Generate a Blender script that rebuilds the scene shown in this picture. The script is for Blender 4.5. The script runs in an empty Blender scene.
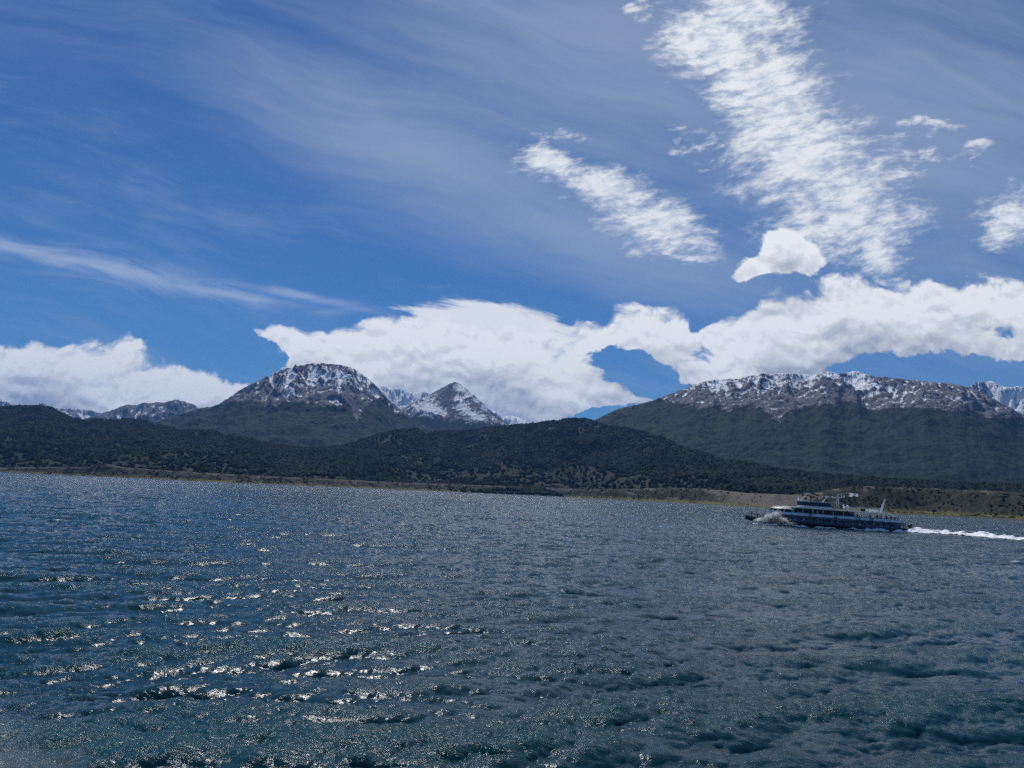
import bpy, bmesh, math, random
import numpy as np
from mathutils import Vector, Matrix, Euler

R = math.radians
scene = bpy.context.scene
col = scene.collection
rng = np.random.default_rng(7)
random.seed(7)

# ------------------------------------------------------------------ camera
EYE = 6.0
FPX = 740.0
PITCH, ROLL = 8.32, 2.55
cam_data = bpy.data.cameras.new('camera')
cam_data.sensor_width = 36.0
cam_data.lens = FPX * 36.0 / 1024.0
cam_data.clip_start = 0.1
cam_data.clip_end = 200000.0
cam = bpy.data.objects.new('camera', cam_data)
col.objects.link(cam)
CAM_M = Matrix.Rotation(R(90 + PITCH), 3, 'X') @ Matrix.Rotation(R(ROLL), 3, 'Z')
cam.matrix_world = Matrix.Translation((0, 0, EYE)) @ CAM_M.to_4x4()
scene.camera = cam
CM = np.array(CAM_M)

def px_dir(x, y):
    v = CM @ np.array([(x - 512.0) / FPX, -(y - 384.0) / FPX, -1.0])
    return v / np.linalg.norm(v)

def px_az(x, y):
    d = px_dir(x, y)
    return math.degrees(math.atan2(d[0], d[1])), d[2] / math.hypot(d[0], d[1])

def px_uv(x, y):
    d = px_dir(x, y)
    return d[0] / d[1], d[2] / d[1]

# ------------------------------------------------------------------ light
SUN_EL, SUN_AZ = 54.0, -12.0          # degrees above the water, degrees from +Y towards +X
SUN_DIR = Vector((math.sin(R(SUN_AZ)) * math.cos(R(SUN_EL)), math.cos(R(SUN_AZ)) * math.cos(R(SUN_EL)), math.sin(R(SUN_EL))))
sd = bpy.data.lights.new('sun', 'SUN')
sd.energy = 3.6
sd.angle = R(0.5)
sd.color = (1.0, 0.985, 0.96)
sun = bpy.data.objects.new('sun', sd)
sun.rotation_euler = SUN_DIR.to_track_quat('Z', 'Y').to_euler()
col.objects.link(sun)

vs = scene.view_settings
vs.view_transform = 'Standard'
vs.look = 'None'
vs.exposure = 0.0
vs.gamma = 1.0
vs.use_curve_mapping = False
cy = scene.cycles
cy.max_bounces = 3
cy.diffuse_bounces = 1
cy.glossy_bounces = 2
cy.transmission_bounces = 2
cy.volume_bounces = 1
cy.transparent_max_bounces = 8
cy.sample_clamp_indirect = 4.0
cy.sample_clamp_direct = 6.0
cy.caustics_reflective = False
cy.caustics_refractive = False
cy.use_denoising = False
cy.use_adaptive_sampling = True
cy.adaptive_threshold = 0.02
cy.adaptive_min_samples = 20

# ------------------------------------------------------------------ node helper
class N:
    def __init__(s, nt): s.nt = nt
    def _set(s, sock, v):
        if isinstance(v, bpy.types.NodeSocket): s.nt.links.new(v, sock)
        elif v is not None: sock.default_value = v
    def new(s, t, **kw):
        n = s.nt.nodes.new(t)
        for k, v in kw.items(): setattr(n, k, v)
        return n
    def m(s, op, a, b=None, c=None, clamp=False):
        n = s.new('ShaderNodeMath', operation=op); n.use_clamp = clamp
        for i, v in enumerate((a, b, c)): 
            if v is not None: s._set(n.inputs[i], v)
        return n.outputs[0]
    def add(s, a, b): return s.m('ADD', a, b)
    def sub(s, a, b): return s.m('SUBTRACT', a, b)
    def mul(s, a, b): return s.m('MULTIPLY', a, b)
    def mx(s, a, b): return s.m('MAXIMUM', a, b)
    def mn(s, a, b): return s.m('MINIMUM', a, b)
    def mad(s, a, b, c): return s.m('MULTIPLY_ADD', a, b, c)
    def ramp(s, v, lo, hi, a=0.0, b=1.0, smooth=True):
        n = s.new('ShaderNodeMapRange')
        n.interpolation_type = 'SMOOTHSTEP' if smooth else 'LINEAR'
        s._set(n.inputs['Value'], v)
        s._set(n.inputs['From Min'], lo); s._set(n.inputs['From Max'], hi)
        s._set(n.inputs['To Min'], a); s._set(n.inputs['To Max'], b)
        return n.outputs[0]
    def xyz(s, x, y, z=0.0):
        n = s.new('ShaderNodeCombineXYZ')
        s._set(n.inputs[0], x); s._set(n.inputs[1], y); s._set(n.inputs[2], z)
        return n.outputs[0]
    def sep(s, v):
        n = s.new('ShaderNodeSeparateXYZ'); s._set(n.inputs[0], v)
        return n.outputs
    def vm(s, op, a, b=None):
        n = s.new('ShaderNodeVectorMath', operation=op)
        s._set(n.inputs[0], a)
        if b is not None: s._set(n.inputs[1], b)
        return n.outputs[0]
    def noise(s, vec, scale, detail=4.0, rough=0.5, dist=0.0, lac=2.0):
        n = s.new('ShaderNodeTexNoise')
        s._set(n.inputs['Vector'], vec)
        s._set(n.inputs['Scale'], scale); n.inputs['Detail'].default_value = detail
        n.inputs['Roughness'].default_value = rough; n.inputs['Distortion'].default_value = dist
        n.inputs['Lacunarity'].default_value = lac
        return n.outputs[0]
    def mix(s, f, a, b):
        n = s.new('ShaderNodeMix', data_type='RGBA')
        s._set(n.inputs[0], f)
        s._set(n.inputs[6], a if isinstance(a, bpy.types.NodeSocket) else (*a, 1.0))
        s._set(n.inputs[7], b if isinstance(b, bpy.types.NodeSocket) else (*b, 1.0))
        return n.outputs[2]
    def fmix(s, f, a, b):
        n = s.new('ShaderNodeMix', data_type='FLOAT')
        s._set(n.inputs[0], f); s._set(n.inputs[2], a); s._set(n.inputs[3], b)
        return n.outputs[0]

# ------------------------------------------------------------------ sky with clouds
world = bpy.data.worlds.new('World')
scene.world = world
world.use_nodes = True
wt = world.node_tree
wt.nodes.clear()
w = N(wt)
SKY = 0.066
sky = w.new('ShaderNodeTexSky')
sky.sky_type = 'NISHITA'
sky.sun_disc = False
sky.sun_elevation = R(SUN_EL)
sky.sun_rotation = R(SUN_AZ)
sky.altitude = 0
sky.air_density = 1.0
sky.dust_density = 0.0
sky.ozone_density = 3.0
tc = w.new('ShaderNodeTexCoord')
dx, dy, dz = w.sep(tc.outputs['Generated'])
yy = w.mx(w.m('ABSOLUTE', dy), 0.12)
U = w.m('DIVIDE', dx, yy)
V = w.m('DIVIDE', dz, yy)
UV = w.xyz(U, V, 0.0)

def blob(U_, V_, cx, cy, a, b, ang=0.0):
    """1 at the centre of an ellipse in the sky, 0 on its rim, negative outside; given by where its centre and rim lie"""
    c = np.array(px_uv(cx, cy)); t = R(ang)
    pa = np.array(px_uv(cx + a * math.cos(t), cy + a * math.sin(t))) - c
    pb = np.array(px_uv(cx - b * math.sin(t), cy + b * math.cos(t))) - c
    Mi = np.linalg.inv(np.array([pa, pb]).T)
    X = w.sub(U_, float(c[0])); Y = w.sub(V_, float(c[1]))
    p = w.mad(X, float(Mi[0, 0]), w.mul(Y, float(Mi[0, 1])))
    q = w.mad(X, float(Mi[1, 0]), w.mul(Y, float(Mi[1, 1])))
    return w.sub(1.0, w.m('SQRT', w.add(w.mul(p, p), w.mul(q, q))))

def field(U_, V_, blobs):
    f = None
    for bl in blobs:
        g = blob(U_, V_, *bl)
        if f is None: f = g
        else:
            n = w.new('ShaderNodeMath', operation='SMOOTH_MAX')
            w._set(n.inputs[0], f); w._set(n.inputs[1], g); n.inputs[2].default_value = 0.25
            f = n.outputs[0]
    return f

CUM = [  # x, y, half length, half height, tilt: the cumulus bank above the mountains
    (60, 392, 150, 40, 4), (170, 392, 110, 26, 4), (20, 372, 120, 28, 2),
    (330, 352, 85, 20, 4), (395, 372, 75, 32, 8), (300, 372, 60, 18, 0),
    (480, 362, 110, 34, 6), (640, 345, 85, 27, -2), (560, 395, 120, 32, 5), (440, 395, 60, 22, 0),
    (700, 378, 60, 20, -6),
    (770, 343, 75, 30, -6), (885, 322, 115, 34, 2), (985, 310, 95, 26, 2), (800, 358, 110, 30, -8), (890, 345, 90, 30, 0),
    (1030, 350, 52, 13, -8),
]
LONE = [(782, 262, 44, 15, -2), (783, 249, 26, 20, 0), (800, 257, 24, 18, 0), (758, 270, 30, 8, -8)]
HOLES = [(236, 352, 34, 16, 20), (640, 374, 42, 13, 24), (602, 412, 26, 5, -14), (940, 376, 85, 17, 5), (710, 312, 14, 6, -50), (742, 290, 22, 8, -20)]

def cumulus(U_, V_, coarse=False):
    if coarse:
        n1 = w.noise(w.xyz(U_, w.mul(V_, 1.5), 0.0), 8.0, 3.0, 0.55)
        return w.mx(w.add(w.mul(field(U_, V_, CUM), 0.8), w.mul(w.sub(n1, 0.5), 1.6)), field(U_, V_, LONE))
    q = w.xyz(U_, V_, 0.0)
    q4 = w.xyz(U_, V_, 4.0)
    wx = w.add(w.mul(w.sub(w.noise(q, 7.0, 2.0, 0.6), 0.5), 0.09), w.mul(w.sub(w.noise(q, 40.0, 3.0, 0.6), 0.5), 0.016))
    wy = w.add(w.mul(w.sub(w.noise(q4, 9.0, 2.0, 0.6), 0.5), 0.06), w.mul(w.sub(w.noise(q4, 44.0, 3.0, 0.6), 0.5), 0.016))
    U_ = w.add(U_, w.mul(wx, 0.8)); V_ = w.add(V_, w.mul(wy, 0.8))
    f = field(U_, V_, CUM)
    l = field(U_, V_, LONE)
    h = field(U_, V_, HOLES)
    P = w.xyz(U_, w.mul(V_, 1.5), 0.0)
    n1 = w.noise(P, 8.0, 3.0, 0.55)
    n2 = w.noise(P, 28.0, 7.0, 0.66, 0.2)
    vo = w.new('ShaderNodeTexVoronoi'); vo.feature = 'SMOOTH_F1'; vo.normalize = True
    w._set(vo.inputs['Vector'], w.xyz(U_, w.mul(V_, 1.35), 0.3)); vo.inputs['Scale'].default_value = 15.0
    vo.inputs['Detail'].default_value = 3.0; vo.inputs['Roughness'].default_value = 0.6; vo.inputs['Smoothness'].default_value = 0.3
    bil = w.sub(0.42, vo.outputs['Distance'])
    nn = w.add(w.mul(w.sub(n1, 0.5), 1.1), w.add(w.mul(w.sub(n2, 0.5), 0.6), w.mul(bil, 1.6)))
    d = w.add(w.mul(f, 0.80), nn)
    hh = w.ramp(w.add(w.add(h, w.mul(w.sub(n2, 0.5), 2.2)), w.mul(w.sub(n1, 0.5), 2.0)), -1.0, 0.7, 0.0, 1.5)
    d = w.sub(d, hh)
    l = w.add(w.mul(l, 1.1), w.add(w.mul(w.sub(n2, 0.5), 1.1), w.mul(bil, 0.7)))
    nr = w.add(bil, w.mul(n2, 0.35))
    return w.mx(d, l), nr

D0, R0 = cumulus(U, V)
D1, R1 = cumulus(w.sub(U, 0.003), w.add(V, 0.010))
E1 = cumulus(w.sub(U, 0.006), w.add(V, 0.028), True)
E2 = cumulus(w.sub(U, 0.012), w.add(V, 0.062), True)
cum_a = w.ramp(D0, -0.05, 0.24)
# cloud standing between a point and the sun darkens it: the tops stay white, the undersides turn grey
over = w.add(w.ramp(E1, 0.05, 0.75, smooth=False), w.ramp(E2, -0.05, 0.7, smooth=False))
lit = w.sub(1.02, w.mul(over, 0.50))
lit = w.add(lit, w.mul(w.m('MAXIMUM', w.m('MINIMUM', w.sub(R0, R1), 0.10), -0.10), 2.6))
lit = w.ramp(lit, 0.05, 1.0, smooth=False)
cum_col = w.mix(lit, (0.36, 0.39, 0.46), (0.95, 0.96, 0.97))

# altocumulus: rippled sheets
AC = [(715, 35, 75, 62, 60), (770, 105, 95, 70, 55), (825, 175, 120, 78, 50), (872, 245, 45, 36, 60), (735, 5, 85, 55, 20), (850, 205, 60, 50, 20),
      (605, 185, 85, 28, 24), (665, 222, 66, 24, 22), (555, 158, 45, 16, 20), (1022, 208, 34, 44, 60), (1005, 225, 22, 22, 0)]
AC2 = [(905, 130, 60, 14, -8), (920, 165, 60, 20, -10), (560, 135, 40, 8, 0), (885, 270, 40, 12, 10), (690, 250, 32, 5, 10), (640, 15, 26, 14, 0), (960, 150, 36, 10, -20), (700, 150, 40, 30, 20)]
ca, sa = math.cos(R(14)), math.sin(R(14))
A1 = w.mad(U, ca, w.mul(V, sa)); A2 = w.mad(V, ca, w.mul(U, -sa))
warp = w.mul(w.sub(w.noise(UV, 5.0, 3.0, 0.5), 0.5), 0.05)
PA = w.xyz(A1, w.mul(w.add(A2, warp), 2.3), 1.7)
a1 = w.noise(PA, 9.0, 4.0, 0.6)
a2 = w.noise(PA, 30.0, 7.0, 0.68, 0.15)
an = w.add(w.mul(w.sub(a1, 0.5), 3.0), w.mul(w.sub(a2, 0.5), 3.0))
awx = w.mul(w.sub(w.noise(PA, 4.5, 4.0, 0.6), 0.5), 0.12)
awy = w.mul(w.sub(w.noise(w.vm('ADD', PA, (3.1, 7.7, 2.0)), 4.5, 4.0, 0.6), 0.5), 0.10)
UA = w.add(U, awx); VA = w.add(V, awy)
acf = w.add(w.mul(field(UA, VA, AC), 1.7), an)
ac2 = w.add(w.mul(w.mn(field(UA, VA, AC2), 0.35), 1.2), w.add(w.mul(an, 0.8), -0.16))
ac_a = w.mul(w.mx(w.ramp(acf, -0.20, 1.55), w.mul(w.ramp(ac2, 0.0, 0.8), 0.8)), 0.97)
ac_col = w.mix(w.ramp(w.add(a2, w.mul(a1, 0.3)), 0.50, 0.78), (0.60, 0.67, 0.77), (0.90, 0.92, 0.94))

# lens cloud of fine streaks
LENS = [(488, 322, 92, 25, 6), (440, 325, 42, 20, 0)]
cl, sl = math.cos(R(-8)), math.sin(R(-8))
L1 = w.mad(U, cl, w.mul(V, sl)); L2 = w.mad(V, cl, w.mul(U, -sl))
ln = w.noise(w.xyz(w.mul(L1, 1.0), w.mul(L2, 5.0), 9.0), 12.0, 7.0, 0.6, 0.4)
lens_a = w.mul(w.ramp(w.add(w.mul(field(U, V, LENS), 1.5), w.mul(w.sub(ln, 0.5), 1.9)), 0.0, 0.55), 0.95)

# cirrus: long faint streaks falling to the right and a broad veil
cc, sc_ = math.cos(R(-13)), math.sin(R(-13))
C1 = w.mad(U, cc, w.mul(V, sc_)); C2 = w.mad(V, cc, w.mul(U, -sc_))
cw = w.mul(w.sub(w.noise(UV, 2.2, 3.0, 0.5), 0.5), 0.16)
PC = w.xyz(C1, w.mul(w.add(C2, cw), 6.0), 5.0)
c1 = w.noise(PC, 2.6, 7.0, 0.6, 0.3)
c2 = w.noise(PC, 9.0, 7.0, 0.62, 0.5)
STREAK = [(110, 268, 260, 20, 12), (215, 292, 150, 9, 9), (20, 250, 130, 14, 10), (300, 296, 120, 8, 10)]
st = w.mul(w.ramp(w.add(field(U, V, STREAK), w.mul(w.sub(c2, 0.5), 1.6)), 0.0, 1.3), 0.62)
VEIL = [(560, -330, 900, 420, 0), (620, 40, 430, 210, 20), (900, 130, 430, 260, 10), (420, 150, 330, 90, 25), (600, 240, 330, 60, 16)]  # first blob: unseen veil above the view, added to grey the sea's reflection
vf = field(U, V, VEIL)
veil = w.mul(w.ramp(w.add(w.mul(vf, 0.9), w.add(w.mul(w.sub(c1, 0.5), 1.0), w.mul(w.sub(c2, 0.5), 0.35))), -0.30, 1.05), 0.56)
thin = w.mul(w.ramp(w.add(c1, w.mul(c2, 0.5)), 0.66, 1.05), 0.20)

skycol = w.new('ShaderNodeMix', data_type='RGBA', blend_type='MULTIPLY')
skycol.inputs[0].default_value = 1.0
w._set(skycol.inputs[6], sky.outputs[0])
w._set(skycol.inputs[7], (0.34, 0.62, 0.98, 1.0))
base = w.vm('MULTIPLY', skycol.outputs[2], (SKY, SKY, SKY))
c = w.mix(w.mx(veil, thin), base, (0.42, 0.50, 0.62))
c = w.mix(st, c, (0.50, 0.58, 0.74))
def background(c_):
    c_ = w.vm('MULTIPLY', c_, (1 / SKY, 1 / SKY, 1 / SKY))
    bg = w.new('ShaderNodeBackground')
    w._set(bg.inputs[0], c_)
    bg.inputs[1].default_value = SKY
    return bg.outputs[0]
def choose(f, a, b_):
    n_ = w.new('ShaderNodeMixShader')
    w._set(n_.inputs[0], f); wt.links.new(a, n_.inputs[1]); wt.links.new(b_, n_.inputs[2])
    return n_.outputs[0]
c_hi = w.mix(w.ramp(dz, -0.03, 0.0), (0.05, 0.08, 0.12), c)
c_mid = w.mix(ac_a, w.mix(lens_a, c, (0.90, 0.92, 0.94)), ac_col)
c_low = w.mix(cum_a, c_mid, cum_col)
# below the horizon the sky is a dull sea blue
c_low = w.mix(w.ramp(dz, -0.03, 0.0), (0.05, 0.08, 0.12), c_low)
# the costly clouds are only worked out in the part of the sky that holds them
in_front = w.mul(w.m('GREATER_THAN', dy, 0.0), w.m('LESS_THAN', V, 1.05))
in_low = w.m('LESS_THAN', V, w.mad(w.mx(U, 0.0), 0.4, 0.27))
wo = w.new('ShaderNodeOutputWorld')
wt.links.new(choose(in_front, background(c_hi), choose(in_low, background(c_mid), background(c_low))), wo.inputs[0])
world.cycles.sampling_method = 'NONE'

# ------------------------------------------------------------------ general helpers
def tag(o, label=None, cat=None, group=None, kind=None):
    for k, v in (('label', label), ('category', cat), ('group', group), ('kind', kind)):
        if v: o[k] = v
    return o

def material(name):
    m = bpy.data.materials.new(name)
    m.use_nodes = True
    nt = m.node_tree
    nt.nodes.clear()
    n = N(nt)
    out = n.new('ShaderNodeOutputMaterial')
    b = n.new('ShaderNodeBsdfPrincipled')
    nt.links.new(b.outputs[0], out.inputs[0])
    return m, n, b, out

def grid_mesh(name, X, Y, Z, mat, attrs=None, smooth=True, flip=False):
    nr, nc = X.shape
    me = bpy.data.meshes.new(name)
    me.vertices.add(nr * nc)
    co = np.stack([X, Y, Z], -1).astype(np.float32).reshape(-1)
    me.vertices.foreach_set('co', co)
    idx = np.arange(nr * nc, dtype=np.int32).reshape(nr, nc)
    q = np.stack([idx[:-1, :-1], idx[:-1, 1:], idx[1:, 1:], idx[1:, :-1]], -1).reshape(-1, 4)
    if flip: q = q[:, ::-1]
    nf = len(q)
    me.loops.add(nf * 4)
    me.polygons.add(nf)
    me.loops.foreach_set('vertex_index', q.reshape(-1).copy())
    me.polygons.foreach_set('loop_start', np.arange(nf, dtype=np.int32) * 4)
    me.polygons.foreach_set('use_smooth', np.full(nf, smooth))
    me.update(calc_edges=True)
    for k, a in (attrs or {}).items():
        at = me.attributes.new(k, 'FLOAT', 'POINT')
        at.data.foreach_set('value', a.astype(np.float32).reshape(-1))
    me.materials.append(mat)
    o = bpy.data.objects.new(name, me)
    col.objects.link(o)
    return o

_perm = np.random.default_rng(11).permutation(4096).astype(np.int64)
_ang = np.random.default_rng(12).random(4096) * 2 * math.pi
_gx, _gy = np.cos(_ang), np.sin(_ang)
def perlin(x, y, seed=0):
    xi = np.floor(x).astype(np.int64); yi = np.floor(y).astype(np.int64)
    xf = x - xi; yf = y - yi
    def h(a, b): return _perm[(_perm[(a + seed * 131) & 4095] + b) & 4095]
    def g(a, b, dx, dy):
        k = h(a, b); return _gx[k] * dx + _gy[k] * dy
    u = xf * xf * xf * (xf * (xf * 6 - 15) + 10); v = yf * yf * yf * (yf * (yf * 6 - 15) + 10)
    n00 = g(xi, yi, xf, yf); n10 = g(xi + 1, yi, xf - 1, yf)
    n01 = g(xi, yi + 1, xf, yf - 1); n11 = g(xi + 1, yi + 1, xf - 1, yf - 1)
    return 1.5 * ((n00 * (1 - u) + n10 * u) * (1 - v) + (n01 * (1 - u) + n11 * u) * v)
def fbm(x, y, octv=5, gain=0.5, seed=0):
    s = 0; a = 1.0; f = 1.0
    for i in range(octv):
        s = s + a * perlin(x * f, y * f, seed + i); a *= gain; f *= 2.03
    return s
def ridged(x, y, octv=5, gain=0.5, seed=0):
    s = 0; a = 1.0; f = 1.0; wgt = 1.0
    for i in range(octv):
        n = 1 - np.abs(perlin(x * f, y * f, seed + i)); n = n * n
        s = s + a * n * wgt; wgt = np.clip(n * 1.6, 0, 1); a *= gain; f *= 2.07
    return s
def sstep(x, a, b):
    t = np.clip((x - a) / (b - a), 0, 1); return t * t * (3 - 2 * t)

# ------------------------------------------------------------------ sea
def ocean_tile(n, L, hs, lp, wind, spread, seed, lmin=0.0):
    k1 = 2 * np.pi * np.fft.fftfreq(n, L / n)
    KX, KY = np.meshgrid(k1, k1, indexing='xy')
    K = np.hypot(KX, KY); K[0, 0] = 1
    kp = 2 * np.pi / lp
    S = K ** -4.0 * np.exp(-1.25 * (kp / K) ** 2)           # 2-D variance spectrum
    S *= 1.0 + 2.3 * np.exp(-((np.sqrt(K / kp) - 1) ** 2) / (2 * 0.09 ** 2))
    c = (KX * math.cos(wind) + KY * math.sin(wind)) / K
    sp = spread * np.clip((kp / K) ** 0.5, 0.15, 1)
    S *= np.abs((1 + c) / 2) ** sp
    S[0, 0] = 0
    r = np.random.default_rng(seed)
    A = (r.normal(size=(n, n)) + 1j * r.normal(size=(n, n))) * np.sqrt(S)
    h = np.fft.ifft2(A)
    sc = hs / 4 / h.real.std()
    h = h.real * sc
    dx = np.fft.ifft2(-1j * KX / K * A).real * sc
    dy = np.fft.ifft2(-1j * KY / K * A).real * sc
    return np.stack([dx, dy, h], -1), L
def sample(tile, x, y, rot):
    T, L = tile; n = T.shape[0]
    c, s = math.cos(rot), math.sin(rot)
    u = ((x * c + y * s) / L * n) % n; v = ((-x * s + y * c) / L * n) % n
    i = np.floor(u).astype(np.int64); j = np.floor(v).astype(np.int64)
    fu = (u - i)[..., None]; fv = (v - j)[..., None]
    i %= n; j %= n; i1 = (i + 1) % n; j1 = (j + 1) % n
    o = (T[j, i] * (1 - fu) + T[j, i1] * fu) * (1 - fv) + (T[j1, i] * (1 - fu) + T[j1, i1] * fu) * fv
    return np.stack([o[..., 0] * c - o[..., 1] * s, o[..., 0] * s + o[..., 1] * c, o[..., 2]], -1)
WIND = R(-78)
T1 = ocean_tile(1024, 163.0, 0.44, 7.5, WIND, 40.0, 3)
T3 = ocean_tile(1024, 19.0, 0.040, 0.6, WIND - 0.2, 18.0, 5)
T2 = ocean_tile(1024, 59.0, 0.16, 2.0, WIND + 0.25, 18.0, 4)
CH = 1.25
def sea(x, y):
    d = sample(T1, x, y, 0.0)
    rough = (0.55 + 0.9 * sstep(d[..., 2], -0.10, 0.22)) * (0.75 + 0.9 * sstep(fbm(x / 9.0, y / 5.0, 3, 0.5, 71), -0.3, 0.6))
    d = d + sample(T2, x, y, 0.31) * (0.6 + 0.4 * rough)[..., None]
    d = d + sample(T3, x, y, -0.4) * (rough * (1 - 0.8 * sstep(np.hypot(x, y), 60, 300)))[..., None]
    gust = 0.85 + 0.35 * perlin(x / 70.0, y / 70.0, 91)
    return d * gust[..., None]

rr = [3.0]
while rr[-1] < 12000:
    r_ = rr[-1]
    rr.append(r_ + (max(0.045, 0.0042 * r_) if r_ < 600 else 0.012 * r_))
rr = np.array(rr)
aa = np.concatenate([np.linspace(-180, -50, 40)[:-1], np.arange(-50, 50, 0.088), np.linspace(50, 180, 40)])
AA, RR = np.meshgrid(np.radians(aa), rr, indexing='xy')
WX = RR * np.sin(AA); WY = RR * np.cos(AA)
D = sea(WX, WY)
fade = 1 - 0.75 * sstep(RR, 500, 1400)
fade[:, (np.abs(aa) > 52)] *= 0.6
jac = np.zeros_like(RR)
dxx = np.gradient(D[..., 1], axis=0) / np.gradient(RR, axis=0)
crest = D[..., 2]
steep = np.abs(np.gradient(D[..., 2], axis=0) / np.gradient(RR, axis=0))
X_ = WX + CH * D[..., 0] * fade; Y_ = WY + CH * D[..., 1] * fade; Z_ = D[..., 2] * fade
foam = sstep(crest / crest.std(), 1.7, 2.8) * sstep(fbm(WX / 4.0, WY / 4.0, 4, 0.55, 40), 0.28, 0.75) * (0.55 + 0.45 * sstep(RR, 40, 150))
ripple = 0.50 + 1.2 * sstep(crest / crest.std(), -0.4, 1.9)

wm, n, b, out = material('sea_water')
geo = n.new('ShaderNodeNewGeometry')
pos = geo.outputs['Position']
px_, py_, pz_ = n.sep(pos)
dist = n.m('SQRT', n.add(n.mul(px_, px_), n.mul(py_, py_)))
flat = n.xyz(px_, py_, 0.0)
h1 = n.noise(n.vm('MULTIPLY', flat, (0.55, 1.7, 1)), 5.0, 5.0, 0.62, 0.6)
h2 = n.noise(n.vm('MULTIPLY', flat, (0.75, 1.3, 1)), 0.45, 4.0, 0.6, 0.4)
gust = n.noise(flat, 0.045, 3.0, 0.5)
gust = n.ramp(gust, 0.30, 0.68, 0.65, 1.35)
bn1 = n.new('ShaderNodeBump'); n._set(bn1.inputs['Height'], h1)
n._set(bn1.inputs['Strength'], 1.0)
rip = n.new('ShaderNodeAttribute', attribute_name='ripple').outputs['Fac']
n._set(bn1.inputs['Distance'], n.mul(n.mul(gust, rip), n.fmix(n.ramp(dist, 20, 400), 0.036, 0.20)))
bn2 = n.new('ShaderNodeBump'); n._set(bn2.inputs['Height'], h2)
n._set(bn2.inputs['Distance'], n.fmix(n.ramp(dist, 120, 700), 0.0, 1.3))
n.nt.links.new(bn1.outputs[0], bn2.inputs['Normal'])
fo = n.new('ShaderNodeAttribute', attribute_name='foam').outputs['Fac']
fn = n.noise(n.vm('MULTIPLY', flat, (0.6, 1.3, 1)), 4.0, 8.0, 0.78)
fmask = n.ramp(n.add(fo, n.mul(n.sub(fn, 0.5), 3.6)), 0.55, 1.15)
fmask = n.mul(fmask, n.ramp(fo, 0.02, 0.2))
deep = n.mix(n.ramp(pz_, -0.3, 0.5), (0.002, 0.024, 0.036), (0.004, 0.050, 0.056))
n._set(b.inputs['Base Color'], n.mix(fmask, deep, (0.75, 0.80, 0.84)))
n._set(b.inputs['Roughness'], n.fmix(fmask, n.fmix(n.ramp(dist, 30, 900), 0.09, 0.20), 0.8))
b.inputs['IOR'].default_value = 1.333
n.nt.links.new(bn2.outputs[0], b.inputs['Normal'])
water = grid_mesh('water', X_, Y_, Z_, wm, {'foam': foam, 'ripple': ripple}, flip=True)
tag(water, 'dark blue choppy sea glittering in the sun below the mountains', 'water', kind='structure')

# ------------------------------------------------------------------ land
def profile(pts):
    p = np.array([px_az(x, y) for x, y in pts]); return p[:, 0], p[:, 1]
def col_interp(xs_px, vals, az):
    a = np.array([px_az(x, 480)[0] for x in xs_px]); return np.interp(az, a, vals)
AZ0, AZ1 = px_az(-60, 470)[0], px_az(1084, 510)[0]

SHX = [-60, 0, 90, 250, 400, 540, 657, 774, 917, 1024, 1084]
SHD = [2300, 2200, 1900, 1650, 2000, 2300, 1600, 1180, 1200, 1080, 1000]
def shore(az): return col_interp(SHX, SHD, az)

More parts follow.
